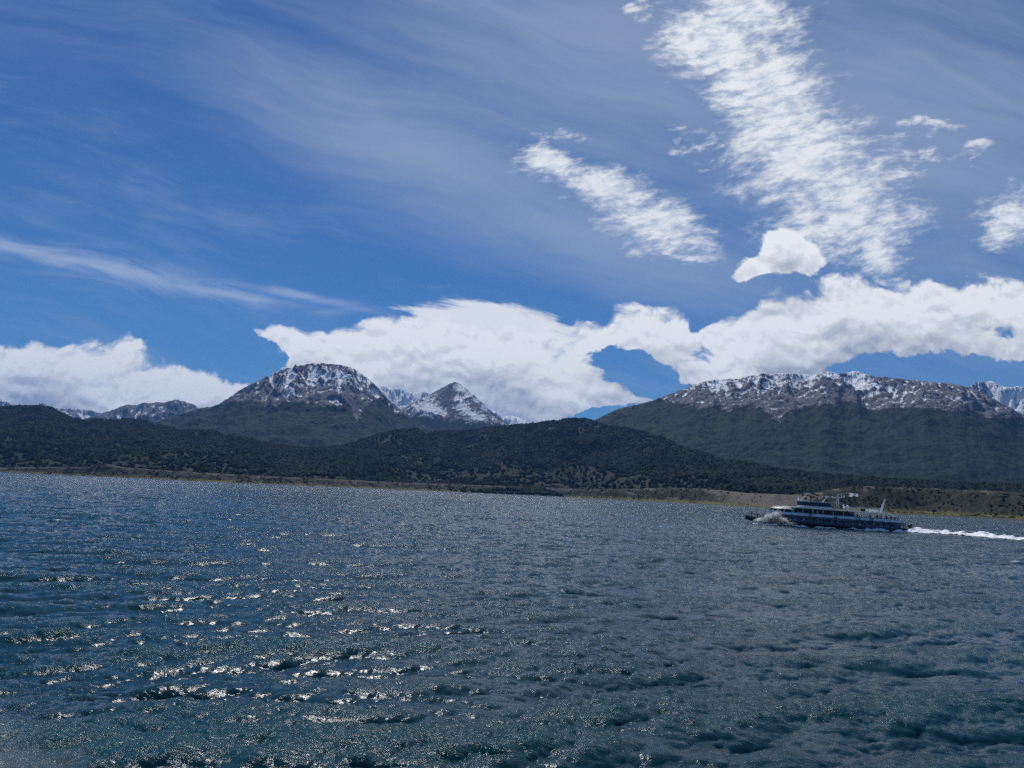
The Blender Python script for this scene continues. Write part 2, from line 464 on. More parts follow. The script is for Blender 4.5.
def land_material(name, mode):
    """forest, rock and snow by altitude, slope and ragged noise; mode holds the altitudes"""
    m, n, b, out = material(name)
    geo = n.new('ShaderNodeNewGeometry')
    pos = geo.outputs['Position']
    px_, py_, pz_ = n.sep(pos)
    nx, ny, nz = n.sep(geo.outputs['Normal'])
    s = mode.get('s', 1.0)
    big = n.noise(pos, 0.0022 / s, 5.0, 0.55)
    midn = n.noise(pos, 0.012 / s, 6.0, 0.62)
    fine = n.noise(pos, 0.05 / s, 6.0, 0.7)
    bump_h = n.noise(pos, 0.07 / s, 5.0, 0.6)
    # forest
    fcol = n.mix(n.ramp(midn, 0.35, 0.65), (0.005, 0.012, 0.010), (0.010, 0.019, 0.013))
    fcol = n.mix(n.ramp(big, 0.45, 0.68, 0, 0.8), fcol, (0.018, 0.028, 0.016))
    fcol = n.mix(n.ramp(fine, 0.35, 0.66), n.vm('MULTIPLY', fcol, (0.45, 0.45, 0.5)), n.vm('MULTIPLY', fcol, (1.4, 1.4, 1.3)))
    colr = fcol
    if 'tree' in mode:
        tb = n.new('ShaderNodeAttribute', attribute_name='treeline').outputs['Fac']
        # rock
        rcol = n.mix(n.ramp(midn, 0.3, 0.7), (0.105, 0.095, 0.105), (0.19, 0.172, 0.182))
        rcol = n.mix(n.ramp(fine, 0.35, 0.7), n.vm('MULTIPLY', rcol, (0.6, 0.6, 0.62)), n.vm('MULTIPLY', rcol, (1.5, 1.5, 1.5)))
        hgt = n.sub(pz_, tb)
        ragged = n.add(n.mul(n.sub(midn, 0.5), 190 * s), n.mul(n.sub(fine, 0.5), 70 * s))
        ft = n.ramp(n.add(hgt, ragged), -14 * s, 14 * s)
        colr = n.mix(ft, fcol, rcol)
        # snow
        sb = n.new('ShaderNodeAttribute', attribute_name='snow').outputs['Fac']
        sp1 = n.noise(n.vm('MULTIPLY', pos, (1, 0.35, 0.30)), 0.06 / s, 6.0, 0.76)
        sp2 = n.noise(pos, 0.006 / s, 4.0, 0.6)
        sv = n.add(n.add(sb, n.mul(n.sub(sp1, 0.5), 3.0)), n.add(n.mul(n.sub(sp2, 0.5), 1.3), n.mul(n.sub(nz, 0.8), 1.0)))
        sf = n.mul(n.ramp(sv, -0.14, 0.34), ft)
        colr = n.mix(sf, colr, (0.82, 0.84, 0.87))
        n._set(b.inputs['Roughness'], n.fmix(sf, 0.9, 0.6))
    else:
        b.inputs['Roughness'].default_value = 0.95
    n._set(b.inputs['Base Color'], colr)
    b.inputs['Specular IOR Level'].default_value = 0.15
    bu = n.new('ShaderNodeBump')
    n._set(bu.inputs['Height'], n.add(bump_h, n.mul(fine, 0.6)))
    bu.inputs['Strength'].default_value = 1.0
    bu.inputs['Distance'].default_value = mode.get('bump', 18.0)
    n.nt.links.new(bu.outputs[0], b.inputs['Normal'])
    return m

def px_alt(x, y, d):
    """altitude of what is seen at a pixel when it stands at distance d"""
    return EYE + px_az(x, y)[1] * d

def massif(name, pts, D0, D1, D2, mat, rows=220, step=0.055, amp=0.22, p=1.15, seed=0, gully=0.5,
           tree=None, snow=None, spurs=None, extra=None, fs=900.0, jag=0.0, hfine=0.03, calm=1.0, dome=0.0):
    pa, pe = profile(pts)
    az = np.arange(pa[0], pa[-1] + step, step)
    E = np.interp(az, pa, pe)
    if jag:
        j = fbm(az * 3.0, az * 0 + seed, 5, 0.6, seed + 5)
        edge = np.clip(np.minimum(az - az[0], az[-1] - az) / 1.0, 0, 1)
        E = E + jag * j * edge
    F = np.interp(az, *D0) if isinstance(D0, tuple) else np.full_like(az, D0)
    Rr = np.interp(az, *D1) if isinstance(D1, tuple) else np.full_like(az, D1)
    Rr = Rr * (1 + 0.035 * fbm(az * 0.25, az * 0 + seed, 3, 0.5, seed))
    B = Rr + (D2 - (D1 if not isinstance(D1, tuple) else np.mean(D1[1])))
    t = np.concatenate([np.linspace(0, 1, rows), 1 + np.linspace(0, 1, rows // 6)[1:]])
    T, A = np.meshgrid(t, az, indexing='ij')
    dist = np.where(T <= 1, F + (Rr - F) * T, Rr + (B - Rr) * (T - 1))
    X = dist * np.sin(np.radians(A)); Y = dist * np.cos(np.radians(A))
    Hr = EYE + E * Rr
    s = np.where(T <= 1, T ** p, 1 - 0.9 * sstep(T, 1.0, 2.0))
    s = np.where(T <= 1, (1 - dome) * s + dome * (1 - np.cos(np.pi * np.clip(T, 0, 1))) / 2, s)
    Z = Hr * s
    env = sstep(T, 0.0, 0.25) * (calm + (1 - calm) * sstep(T, 0.4, 0.9))
    rdg = ridged(X / fs, Y / fs, 6, 0.52, seed + 20) - 1.0
    gul = ridged(A * 0.55 + 0.5 * fbm(X / 1200, Y / 1200, 4, 0.5, 3) + seed, dist / 1500.0 + 0.4 * fbm(X / 800, Y / 800, 3, 0.5, 8), 4, 0.45, seed + 33) - 1.0
    Z = Z + Hr * amp * ((1 - gully) * rdg * env + gully * gul * env * (0.3 + 0.7 * sstep(T, 0.5, 0.8))) + Hr * env * hfine * fbm(X / 130, Y / 130, 5, 0.6, seed + 50)
    if extra is not None: Z = extra(Z, X, Y, A, dist, T, Hr)
    # every column keeps the skyline seen from the water
    slope = (Z - EYE) / dist
    mxs = slope.max(axis=0)
    k = E / np.maximum(mxs, 1e-4)
    k = np.clip(k, 0.3, 3.0)
    kw = np.exp(-np.linspace(-2, 2, 61) ** 2); kw /= kw.sum()
    ks = np.convolve(np.pad(k, 30, mode='edge'), kw, mode='valid')
    k = ks[None, :] + (k - ks)[None, :] * sstep(T, 0.80, 0.97)
    Z = EYE + (Z - EYE) * (1 + (k - 1) * sstep(T, 0.0, 0.55))
    Z[0] = -8.0
    at = {}
    if tree is not None:
        ta, te = profile(tree)
        tE = np.interp(az, ta, te)
        run = np.maximum.accumulate((Z - EYE) / dist, axis=0)
        ii = np.argmax(run >= np.minimum(tE, run.max(axis=0) * 0.999)[None, :], axis=0)
        tz = Z[ii, np.arange(len(az))]
        kk = np.exp(-np.linspace(-2, 2, 13) ** 2); kk /= kk.sum()
        tz = np.convolve(np.pad(tz, 6, mode='edge'), kk, mode='valid')
        at['treeline'] = np.broadcast_to(tz[None, :], Z.shape).copy()
        sn = np.zeros_like(Z)
        def blur(M, k):
            for ax in (0, 1):
                c = np.cumsum(np.pad(M, [(k + 1, k) if q == ax else (0, 0) for q in (0, 1)], mode='edge'), axis=ax)
                M = (np.take(c, range(2 * k + 1, c.shape[ax]), ax) - np.take(c, range(0, c.shape[ax] - 2 * k - 1), ax)) / (2 * k + 1)
            return M
        conc = blur(Z, 6) - blur(Z, 1)
        sn += 0.9 * np.clip(conc / (conc.std() + 1e-6), -1.2, 1.6) * 0.5
        lo, hi, amt = snow['range']
        sn += amt * sstep(Z, lo, hi) - 0.55
        slope = np.degrees(np.arctan2(Z - EYE, dist))
        for (x, y, ra, re, v) in snow.get('spots', []):
            a0, e0 = px_az(x, y); e0 = math.degrees(math.atan(e0))
            q = ((A - a0) / (ra * 0.077)) ** 2 + ((slope - e0) / (re * 0.077)) ** 2
            sn += v * np.exp(-q)
        at['snow'] = sn
    o = grid_mesh(name, X, Y, Z, mat, at, flip=True)
    return o, dict(az=az, t=t, X=X, Y=Y, Z=Z, D=dist)

# far snowy ridges at the left and the right edge
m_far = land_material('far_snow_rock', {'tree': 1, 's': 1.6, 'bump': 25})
LFAR = [(-70, 398), (-30, 394), (0, 399), (12, 404), (24, 408), (33, 406), (42, 402.5), (49, 407), (63, 408.5), (89, 410), (102, 413.6), (125, 420), (140, 428)]
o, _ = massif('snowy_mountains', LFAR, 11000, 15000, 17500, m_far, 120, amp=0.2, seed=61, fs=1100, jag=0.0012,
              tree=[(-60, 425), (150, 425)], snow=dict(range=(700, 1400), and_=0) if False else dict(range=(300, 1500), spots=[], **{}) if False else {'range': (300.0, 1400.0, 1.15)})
tag(o, 'distant snow-covered peaks at the far left behind the dark hill', 'mountain', kind='structure')
LBLU = [(70, 424), (82, 419), (94, 416.5), (105, 412), (114, 409.6), (121, 406.5), (127, 404.6), (135, 405), (144, 402.5), (150, 403.2), (157, 401.8), (163, 402.8), (170, 400.8), (178, 399.5), (185, 401.5), (195, 404.8), (202, 411), (212, 418), (225, 426)]
o, _ = massif('rocky_mountain', LBLU, 8500, 11500, 13500, m_far, 150, amp=0.26, seed=71, fs=800, jag=0.0008,
              tree=[(60, 421), (110, 419), (150, 421), (230, 423)], snow={'range': (500.0, 1300.0, 0.72), 'spots': [(187, 402, 7, 3, 0.5), (140, 412, 6, 5, 0.4), (122, 414, 5, 4, 0.5)]})
tag(o, 'bluish rocky mountain streaked with snow, left of the broad domed peak', 'mountain', kind='structure')
SADD = [(350, 398), (366, 391), (380.6, 385.4), (392, 388.5), (404, 389.6), (415, 392), (427.5, 392.4), (440, 396), (455, 402), (480, 408), (490, 411.5), (495, 411), (499, 414), (503.7, 417.4), (509, 415.6), (515.4, 416.4), (521, 418.5), (527, 421.5), (540, 428), (552, 432)]
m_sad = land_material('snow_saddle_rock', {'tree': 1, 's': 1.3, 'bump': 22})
o, _ = massif('snowy_ridge', SADD, 9000, 12500, 14500, m_sad, 130, amp=0.2, seed=81, fs=900, jag=0.0008,
              tree=[(340, 440), (560, 440)], snow={'range': (200.0, 1000.0, 2.2)})
tag(o, 'snowy saddle ridge joining the domed peak and the pointed peak', 'mountain', kind='structure')
RFAR = [(940, 400), (955, 392), (967.7, 386), (973, 383.6), (977, 382.2), (984, 382), (992, 380.5), (996, 383), (1000.5, 386), (1010, 387), (1018, 386), (1024, 387), (1050, 385), (1084, 392), (1110, 400)]
o, _ = massif('snowy_mountain', RFAR, 8500, 11500, 13500, m_sad, 130, amp=0.24, seed=91, fs=900, jag=0.0008,
              tree=[(930, 425), (1100, 425)], snow={'range': (300.0, 1300.0, 0.95), 'spots': [(1010, 398, 16, 8, 0.8), (1016, 390, 10, 5, 0.6)]})
tag(o, 'snowy mountain at the right edge behind the long flat-topped ridge', 'mountain', kind='structure')

# pointed peak
PYR = [(385, 424), (400, 411), (412.9, 403), (420, 399), (427.5, 395.5), (436, 391), (445, 386.3), (450, 383.4), (455.4, 381.8), (461, 384.5), (468, 390), (474.4, 395.4), (483, 403.5), (492, 411.8), (500, 418), (506.6, 423), (516, 430), (525, 436)]
def pyramid_shape(Z, X, Y, A, dist, T, Hr):
    a0, e0 = px_az(455.4, 382)
    Dc = 8900.0; H = EYE + e0 * Dc
    cx, cy = Dc * math.sin(R(a0)), Dc * math.cos(R(a0))
    dx, dy = X - cx, Y - cy
    r = np.hypot(dx, dy); th = np.degrees(np.arctan2(dy, dx))
    # ridges run left, right, back, and down to the front right; faces hang between
    k = np.full_like(r, 9.0)
    for ra, sl in ((182, 0.56), (-6, 0.60), (95, 0.4), (-62, 0.50), (-118, 0.62)):
        dth = np.abs((th - ra + 180) % 360 - 180)
        k = np.minimum(k, sl + 0.009 * dth)
    cone = H - r * k + 26 * (ridged(X / 330, Y / 330, 5, 0.55, 9) - 1.1) * np.clip(r / 400, 0, 1)
    return np.maximum(Z * 0.35, cone)
o, _ = massif('pointed_mountain', PYR, 7200, 8900, 10500, m_sad, 200, step=0.03, amp=0.05, seed=101, hfine=0.010, extra=pyramid_shape, jag=0.0003,
              tree=[(380, 418), (420, 417), (455, 421), (480, 423), (530, 425)],
              snow={'range': (300.0, 1100.0, 0.62), 'spots': [(463, 387.5, 4, 3, 1.6), (470, 393.5, 4, 3, 1.6), (478, 400, 4, 3, 1.5), (487, 408, 5, 3, 1.2), (457, 398, 2, 4, 0.9), (461, 405, 2.5, 4, 1.0), (468, 411, 4, 3, 1.1), (480, 417, 8, 3, 1.0), (422, 407, 8, 5, 1.2), (436, 412, 8, 4, 0.9), (428, 399, 5, 3, 0.5), (447, 393, 7, 6, -0.9), (447, 404, 5, 5, -0.4), (474, 405, 4, 3, -0.8)]})
tag(o, 'pointed pyramid mountain with dark left face and a snow streak on its right ridge', 'mountain', kind='structure')

# broad domed peak
DOME = [(128, 440), (150, 424), (165, 418.5), (178, 413.6), (198, 408.6), (216, 405.5), (228, 398), (240, 389.8), (250, 384.5), (263.4, 378), (274, 373), (284, 368.7), (293, 366), (303, 365), (307, 363.9), (313, 363.2), (320, 363.6), (325, 364), (333, 363.8), (339.6, 364.6), (346, 366), (352.8, 367.8), (359, 372), (366, 376.6), (372, 382), (377.7, 386.9), (383.6, 394.2), (391, 401.5), (398, 407.4), (407, 414), (415.8, 420.6), (427.5, 428), (445, 436), (470, 446)]
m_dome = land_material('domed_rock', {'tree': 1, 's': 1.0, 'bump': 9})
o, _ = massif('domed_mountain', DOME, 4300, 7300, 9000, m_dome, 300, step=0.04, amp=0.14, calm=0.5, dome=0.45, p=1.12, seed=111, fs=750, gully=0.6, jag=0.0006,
              tree=[(130, 400), (205, 403), (220, 405), (240, 401), (258, 402), (266, 408), (275, 408), (283, 402), (300, 403), (320, 405), (345, 404), (352, 410), (357, 421), (362, 412), (370, 402), (380, 397), (395, 412), (430, 420)],
              snow={'range': (560.0, 1050.0, 1.0), 'spots': [(291, 380, 5, 12, 0.8), (286, 391, 5, 6, 0.7), (303, 370, 6, 5, -0.5), (315, 375, 7, 12, 0.25), (338, 385, 7, 14, 0.4), (352, 392, 10, 5, -0.6), (360, 375, 12, 10, 0.25), (250, 392, 16, 8, -0.2), (318, 398, 14, 6, -0.3), (330, 367, 14, 3, -0.25)]})
tag(o, 'broad domed mountain with snow-dusted rocky top above dark forest', 'mountain', kind='structure')

# long flat-topped ridge at the right
LONG = [(560, 452), (575, 436), (584, 428), (594, 420.5), (605.6, 414.5), (619.7, 408), (638.4, 404.2), (648, 401.5), (659.5, 398.4), (670, 394), (680.6, 389.7), (690, 385.8), (699.4, 382.7), (706, 380.6), (713.4, 379.4), (722, 379.8), (730, 378.4), (739, 378.6), (747, 376.4), (755.6, 375), (768, 374), (780, 373.3), (791, 373.2), (805, 374.2), (813, 375.3), (821, 372.6), (828, 371), (836, 373), (846, 372.8), (852, 371.2), (858, 371.2), (866, 374.3), (873, 376), (885, 377), (900.7, 378.8), (914, 380.2), (928, 381.4), (945, 383.3), (961, 385), (972, 388.6), (982.7, 393.3), (999, 401.5), (1010, 407.5), (1018, 412.2), (1024, 416.3), (1045, 424), (1084, 436), (1110, 446)]
def long_shape(Z, X, Y, A, dist, T, Hr):
    # a shallow valley that splits the summit block below the notch
    a0 = px_az(852, 400)[0]
    c0 = a0 + (T - 1) * -2.6
    return Z - Hr * 0.10 * np.exp(-((A - c0) / 0.75) ** 2) * sstep(T, 0.45, 0.8) * (1 - sstep(T, 0.93, 1.0))
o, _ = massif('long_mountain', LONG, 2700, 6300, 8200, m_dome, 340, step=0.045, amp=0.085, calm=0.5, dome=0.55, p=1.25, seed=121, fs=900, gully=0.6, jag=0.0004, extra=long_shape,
              tree=[(560, 385), (640, 393), (662, 400), (688, 404), (704, 409), (718, 407), (727, 412), (735, 405), (755, 405), (768, 413), (779, 421), (787, 411), (806, 406), (832, 404), (850, 402), (868, 409), (884, 410), (911, 406), (930, 407), (955, 411), (972, 415), (1000, 416), (1024, 418), (1084, 425)],
              snow={'range': (620.0, 1010.0, 1.05), 'spots': [(716, 386, 5, 6, 0.8), (730, 388, 14, 7, 0.35), (765, 388, 14, 10, 0.35), (790, 380, 16, 6, 0.2), (811, 377, 5, 2.5, 1.0), (833, 375.5, 6, 3, 1.0), (857, 379, 5, 8, 1.0), (868, 386, 13, 5, 0.6), (825, 384, 9, 8, -0.3), (885, 380, 20, 3, -0.7), (930, 386, 30, 3, -0.5), (905, 396, 30, 5, 0.30), (848, 392, 7, 9, -0.6), (685, 395, 14, 5, 0.1), (960, 398, 20, 6, 0.15), (895, 402, 14, 4, 0.3)]})
tag(o, 'long flat-topped mountain with patchy snow on its rocky summit above forest', 'mountain', kind='structure')

# low forested hills in front
HILL = [(-62, 411), (0, 408), (20, 406.5), (48, 406.5), (61, 413), (70, 417), (81, 420), (110, 419), (142, 420), (165, 427), (185, 430.5), (215, 431), (235, 436), (254, 441), (300, 449), (340, 448), (360, 441), (378, 435), (398, 430), (416, 429), (430, 432.5), (460, 431), (489, 428), (521, 425), (540, 423), (566, 419.2), (584.5, 419.2), (593, 421.5), (610, 426.7), (628, 429), (645, 432), (662, 438), (690, 450), (718, 459), (751, 465), (774, 470), (810, 475), (850, 479), (900, 482), (960, 485), (1024, 488), (1090, 492)]
az_l = np.array([px_az(x, 470)[0] for x in (-60, 0, 150, 250, 330, 420, 580, 640, 700, 770, 850, 1090)])
HD1 = (az_l, np.array([5200, 5200, 4600, 3600, 3300, 4200, 4300, 3600, 2900, 2400, 2100, 2000.]))
HD0 = (az_l, shore(az_l) + np.array([80, 80, 80, 80, 80, 80, 80, 90, 90, 120, 160, 160.]))
m_hill, n, b, out = material('hill_ground')
geo = n.new('ShaderNodeNewGeometry'); pos = geo.outputs['Position']
g1 = n.noise(pos, 0.004, 5.0, 0.6); g2 = n.noise(pos, 0.05, 6.0, 0.7)
fr = n.new('ShaderNodeAttribute', attribute_name='forest').outputs['Fac']
gc = n.mix(n.ramp(g1, 0.35, 0.65), (0.030, 0.036, 0.026), (0.058, 0.056, 0.040))
gc = n.mix(n.ramp(g2, 0.3, 0.7), n.vm('MULTIPLY', gc, (0.6, 0.62, 0.6)), n.vm('MULTIPLY', gc, (1.25, 1.25, 1.2)))
fc = n.mix(n.ramp(g2, 0.35, 0.68), (0.008, 0.015, 0.012), (0.018, 0.027, 0.017))
n._set(b.inputs['Base Color'], n.mix(n.ramp(n.add(fr, n.mul(n.sub(g2, 0.5), 0.5)), 0.4, 0.6), gc, fc))
b.inputs['Roughness'].default_value = 0.95; b.inputs['Specular IOR Level'].default_value = 0.1
bu = n.new('ShaderNodeBump'); n._set(bu.inputs['Height'], n.add(g2, n.mul(n.noise(pos, 0.12, 4.0, 0.6), 0.5)))
bu.inputs['Distance'].default_value = 7.0
n.nt.links.new(bu.outputs[0], b.inputs['Normal'])
hill, HG = massif('hills', HILL, HD0, HD1, (np.mean(HD1[1]) + 900), m_hill, 300, step=0.06, amp=0.16, p=1.35, seed=131, fs=600, gully=0.35, hfine=0.02)
tag(hill, 'low dark forested hills with grassy clearings along the coast', 'hills', kind='structure')
def forest_mask(X, Y, A, T):
    f = 0.5 * fbm(X / 420, Y / 420, 5, 0.55, 201) + 0.25 * fbm(A * 1.2, T * 9.0, 3, 0.5, 207)
    open_ = 0.80 * (1 - sstep(T, 0.12, 0.55))
    return np.clip(0.5 + 2.4 * (1.45 * f + 0.34 - open_), 0, 1)
TT, AA2 = np.meshgrid(HG['t'], HG['az'], indexing='ij')
FM = forest_mask(HG['X'], HG['Y'], AA2, TT)
at = hill.data.attributes.new('forest', 'FLOAT', 'POINT')
at.data.foreach_set('value', FM.astype(np.float32).reshape(-1))

# coastal strip: shingle beach, bluff and the terrace on it
BT = [(-60, 466.5), (0, 467.5), (60, 467.3), (90, 467), (99, 465.6), (107, 464.2), (114, 465.6), (128, 468), (180, 471.5), (260, 476), (330, 479), (400, 482.5), (470, 485), (540, 487.3), (575, 489), (600, 489.3), (640, 488.6), (660, 488), (700, 488.6), (722, 490.5), (745, 493), (790, 495), (806, 494), (822, 491.5), (838, 488.4), (850, 487), (870, 486.3), (890, 487.2), (920, 488), (960, 490), (990, 490.6), (1024, 493), (1084, 497)]
ba, be = profile(BT)
az = np.arange(AZ0, AZ1, 0.045)
S = shore(az) + 6 * fbm(az * 0.5, az * 0, 2, 0.5, 300)
Eb = np.interp(az, ba, be) + 0.0004 * fbm(az * 1.2, az * 0 + 4, 3, 0.5, 301)
W = col_interp([-60, 560, 640, 740, 800, 860, 1084], [45, 55, 75, 110, 110, 95, 95], az)
tb = np.concatenate([[-0.5, -0.2], np.linspace(0, 1, 90), 1 + np.linspace(0, 1, 40)[1:] ** 1.5 * 3])
T, A = np.meshgrid(tb, az, indexing='ij')
dist = S + W * T
gul = ridged(A * 0.9 + 0.9 * T, T * 0.9 + A * 0.3, 5, 0.6, 310)
X = dist * np.sin(np.radians(A)); Y = dist * np.cos(np.radians(A))
Hb = EYE + Eb * (S + W)
beachT = col_interp([-60, 560, 640, 860, 1084], [0.25, 0.25, 0.18, 0.30, 0.30], az)
rise = sstep(T, beachT, 1.0)
Z = np.where(T < 0, T * 6.0, 1.2 * sstep(T, 0, 0.12) + 3.0 * np.clip(T, 0, 1) + (Hb - 4.2) * rise)
Z = Z + (Hb * 0.055 * fbm(X / 30, Y / 30, 4, 0.5, 314)) * sstep(T, 0.15, 0.5) * (1 - sstep(T, 0.8, 1.0)) + 0.6 * fbm(X / 12, Y / 12, 4, 0.6, 312) * sstep(T, 0.1, 0.3)
beyond = np.clip(T - 1, 0, None)
Z = np.where(T > 1, EYE + Eb * dist + beyond * 1.0 - beyond ** 2 * 1.2, Z)
mcoast, n, b, out = material('coast_ground')
geo = n.new('ShaderNodeNewGeometry'); pos = geo.outputs['Position']
hz = n.new('ShaderNodeAttribute', attribute_name='rise').outputs['Fac']
bare = n.new('ShaderNodeAttribute', attribute_name='bare').outputs['Fac']
g1 = n.noise(pos, 0.02, 5.0, 0.6); g2 = n.noise(pos, 0.13, 6.0, 0.7); g3 = n.noise(n.vm('MULTIPLY', pos, (1, 1, 3)), 0.35, 5.0, 0.7)
scrub = n.mix(n.ramp(g2, 0.35, 0.65), (0.026, 0.030, 0.020), (0.062, 0.062, 0.042))
grass = n.mix(n.ramp(g1, 0.35, 0.65), (0.095, 0.095, 0.035), (0.155, 0.135, 0.060))
dirt = n.mix(n.ramp(g3, 0.3, 0.7), (0.095, 0.082, 0.070), (0.20, 0.172, 0.145))
cc_ = n.mix(n.ramp(n.add(bare, n.mul(n.sub(g2, 0.5), 1.0)), 0.45, 0.65), scrub, dirt)
cc_ = n.mix(n.ramp(n.add(hz, n.mul(n.sub(g1, 0.5), 0.10)), 0.10, 0.24, 1.0, 0.0), cc_, grass)
cc_ = n.mix(n.ramp(hz, -0.01, 0.012, 1.0, 0.0), cc_, (0.07, 0.055, 0.045))
n._set(b.inputs['Base Color'], cc_)
b.inputs['Roughness'].default_value = 0.95; b.inputs['Specular IOR Level'].default_value = 0.1
bu = n.new('ShaderNodeBump'); n._set(bu.inputs['Height'], n.add(g2, g3)); bu.inputs['Distance'].default_value = 1.6
n.nt.links.new(bu.outputs[0], b.inputs['Normal'])
bare_v = col_interp([-60, 560, 590, 640, 690, 720, 745, 800, 815, 840, 1084], [0.50, 0.50, 0.36, 0.28, 0.28, 0.5, 0.8, 0.8, 0.5, 0.08, 0.10], A.ravel()).reshape(A.shape)
bare_v = bare_v + 0.55 * (sstep(T, 0.72, 0.9) * (1 - sstep(T, 1.0, 1.3))) * sstep(fbm(A * 0.8, T * 3.5 + A * 0.9, 4, 0.55, 320), 0.05, 0.4)
bare_v = bare_v + 0.38 * sstep(fbm(A * 0.7 + T * 1.6, T * 4.5, 4, 0.6, 322), 0.25, 0.6)
risev = np.where(T < 0, -0.05, np.clip((T - beachT * 0.25) / 1.0, 0, 1) * 0.25 + rise * 0.75)
risev = np.where(T > 1.05, 1.0, risev)
coast = grid_mesh('ground', X, Y, Z, mcoast, {'rise': risev, 'bare': bare_v}, flip=True)
tag(coast, 'brown and olive coastal bluff and shingle beach along the water', 'ground', kind='structure')

# ------------------------------------------------------------------ woods on the hills
def crown_group(gname, mat, subdiv, rad):
    ng = bpy.data.node_groups.new(gname, 'GeometryNodeTree')
    ng.interface.new_socket('Geometry', in_out='INPUT', socket_type='NodeSocketGeometry')
    ng.interface.new_socket('Geometry', in_out='OUTPUT', socket_type='NodeSocketGeometry')
    L = ng.links.new; nd = ng.nodes.new
    gi, go = nd('NodeGroupInput'), nd('NodeGroupOutput')
    ico = nd('GeometryNodeMeshIcoSphere'); ico.inputs['Radius'].default_value = rad; ico.inputs['Subdivisions'].default_value = subdiv
    sp = nd('GeometryNodeSetPosition')
    nz = nd('ShaderNodeTexNoise'); nz.noise_dimensions = '3D'; nz.inputs['Scale'].default_value = 0.42; nz.inputs['Detail'].default_value = 2.0
    ms = nd('ShaderNodeVectorMath'); ms.operation = 'SUBTRACT'; ms.inputs[1].default_value = (0.5, 0.5, 0.5)
    sc_ = nd('ShaderNodeVectorMath'); sc_.operation = 'MULTIPLY'; sc_.inputs[1].default_value = (rad * 1.9, rad * 1.9, rad * 1.5)
    L(ico.outputs[0], sp.inputs['Geometry']); L(nz.outputs[1], ms.inputs[0]); L(ms.outputs[0], sc_.inputs[0]); L(sc_.outputs[0], sp.inputs['Offset'])
    sm = nd('GeometryNodeSetMaterial'); sm.inputs['Material'].default_value = mat
    L(sp.outputs[0], sm.inputs[0])
    ip = nd('GeometryNodeInstanceOnPoints')
    rot = nd('FunctionNodeRandomValue'); rot.data_type = 'FLOAT_VECTOR'
    rot.inputs[0].default_value = (-0.15, -0.15, 0); rot.inputs[1].default_value = (0.15, 0.15, 6.28)
    sca = nd('GeometryNodeInputNamedAttribute'); sca.data_type = 'FLOAT_VECTOR'; sca.inputs['Name'].default_value = 'size'
    L(gi.outputs[0], ip.inputs['Points']); L(sm.outputs[0], ip.inputs['Instance'])
    L(rot.outputs[0], ip.inputs['Rotation']); L(sca.outputs[0], ip.inputs['Scale']); L(ip.outputs[0], go.inputs[0])
    return ng

def foliage_material(name, a, bb):
    m, n, b, out = material(name)
    geo = n.new('ShaderNodeNewGeometry'); pos = geo.outputs['Position']
    f1 = n.noise(pos, 0.006, 5.0, 0.65); f2 = n.noise(pos, 0.7, 5.0, 0.7)
    c_ = n.mix(n.ramp(f1, 0.35, 0.65), a, bb)
    c_ = n.mix(n.ramp(f2, 0.3, 0.7), n.vm('MULTIPLY', c_, (0.7, 0.7, 0.7)), n.vm('MULTIPLY', c_, (1.25, 1.25, 1.2)))
    n._set(b.inputs['Base Color'], c_)
    b.inputs['Roughness'].default_value = 0.9; b.inputs['Specular IOR Level'].default_value = 0.1
    bu = n.new('ShaderNodeBump'); n._set(bu.inputs['Height'], f2); bu.inputs['Distance'].default_value = 1.5
    n.nt.links.new(bu.outputs[0], b.inputs['Normal'])
    return m
m_fol = foliage_material('wood_foliage', (0.006, 0.013, 0.012), (0.026, 0.036, 0.021))

def scatter(name, pts, size, mat, subdiv=2, rad=1.0):
    me = bpy.data.meshes.new(name)
    me.vertices.add(len(pts)); me.vertices.foreach_set('co', pts.astype(np.float32).reshape(-1))
    at = me.attributes.new('size', 'FLOAT_VECTOR', 'POINT'); at.data.foreach_set('vector', size.astype(np.float32).reshape(-1))
    o = bpy.data.objects.new(name, me); col.objects.link(o)
    md = o.modifiers.new('crowns', 'NODES'); md.node_group = crown_group(name + '_crowns', mat, subdiv, rad)
    return o

def sample_surface(G, k, rs):
    """random points on a land sheet, spread evenly over its area"""
    X, Y, Z = G['X'], G['Y'], G['Z']
    r = np.random.default_rng(rs)
    nr, nc = X.shape
    area = np.abs((X[1:, :-1] - X[:-1, :-1]) * (Y[:-1, 1:] - Y[:-1, :-1]) - (Y[1:, :-1] - Y[:-1, :-1]) * (X[:-1, 1:] - X[:-1, :-1]))
    t_mid = np.broadcast_to(G['t'][:-1, None], area.shape)
    area = area * (t_mid < 1.02)
    p = area.ravel() / area.sum()
    c = r.choice(p.size, size=k, p=p)
    i, j = np.divmod(c, nc - 1)
    u, v = r.random(k), r.random(k)
    def ip(M): return (M[i, j] * (1 - u) + M[i + 1, j] * u) * (1 - v) + (M[i, j + 1] * (1 - u) + M[i + 1, j + 1] * u) * v
    return ip(X), ip(Y), ip(Z), i, j
hx, hy, hz_, ii, jj = sample_surface(HG, 320000, 5)
keep = (FM[ii, jj] + rng.normal(0, 0.16, len(hx))) > 0.5
keep |= rng.random(len(hx)) < 0.06
hx, hy, hz_ = hx[keep], hy[keep], hz_[keep]
hs_ = rng.uniform(3.2, 6.6, len(hx)) * (0.8 + 0.35 * rng.random(len(hx)))
sz = np.stack([hs_ * rng.uniform(0.8, 1.2, len(hx)), hs_ * rng.uniform(0.8, 1.2, len(hx)), hs_ * rng.uniform(0.9, 1.35, len(hx))], -1)
wood = scatter('forest', np.stack([hx, hy, hz_ + hs_ * 0.55], -1), sz, m_fol)
tag(wood, 'dark beech forest covering the low hills behind the shore', 'forest', kind='stuff')

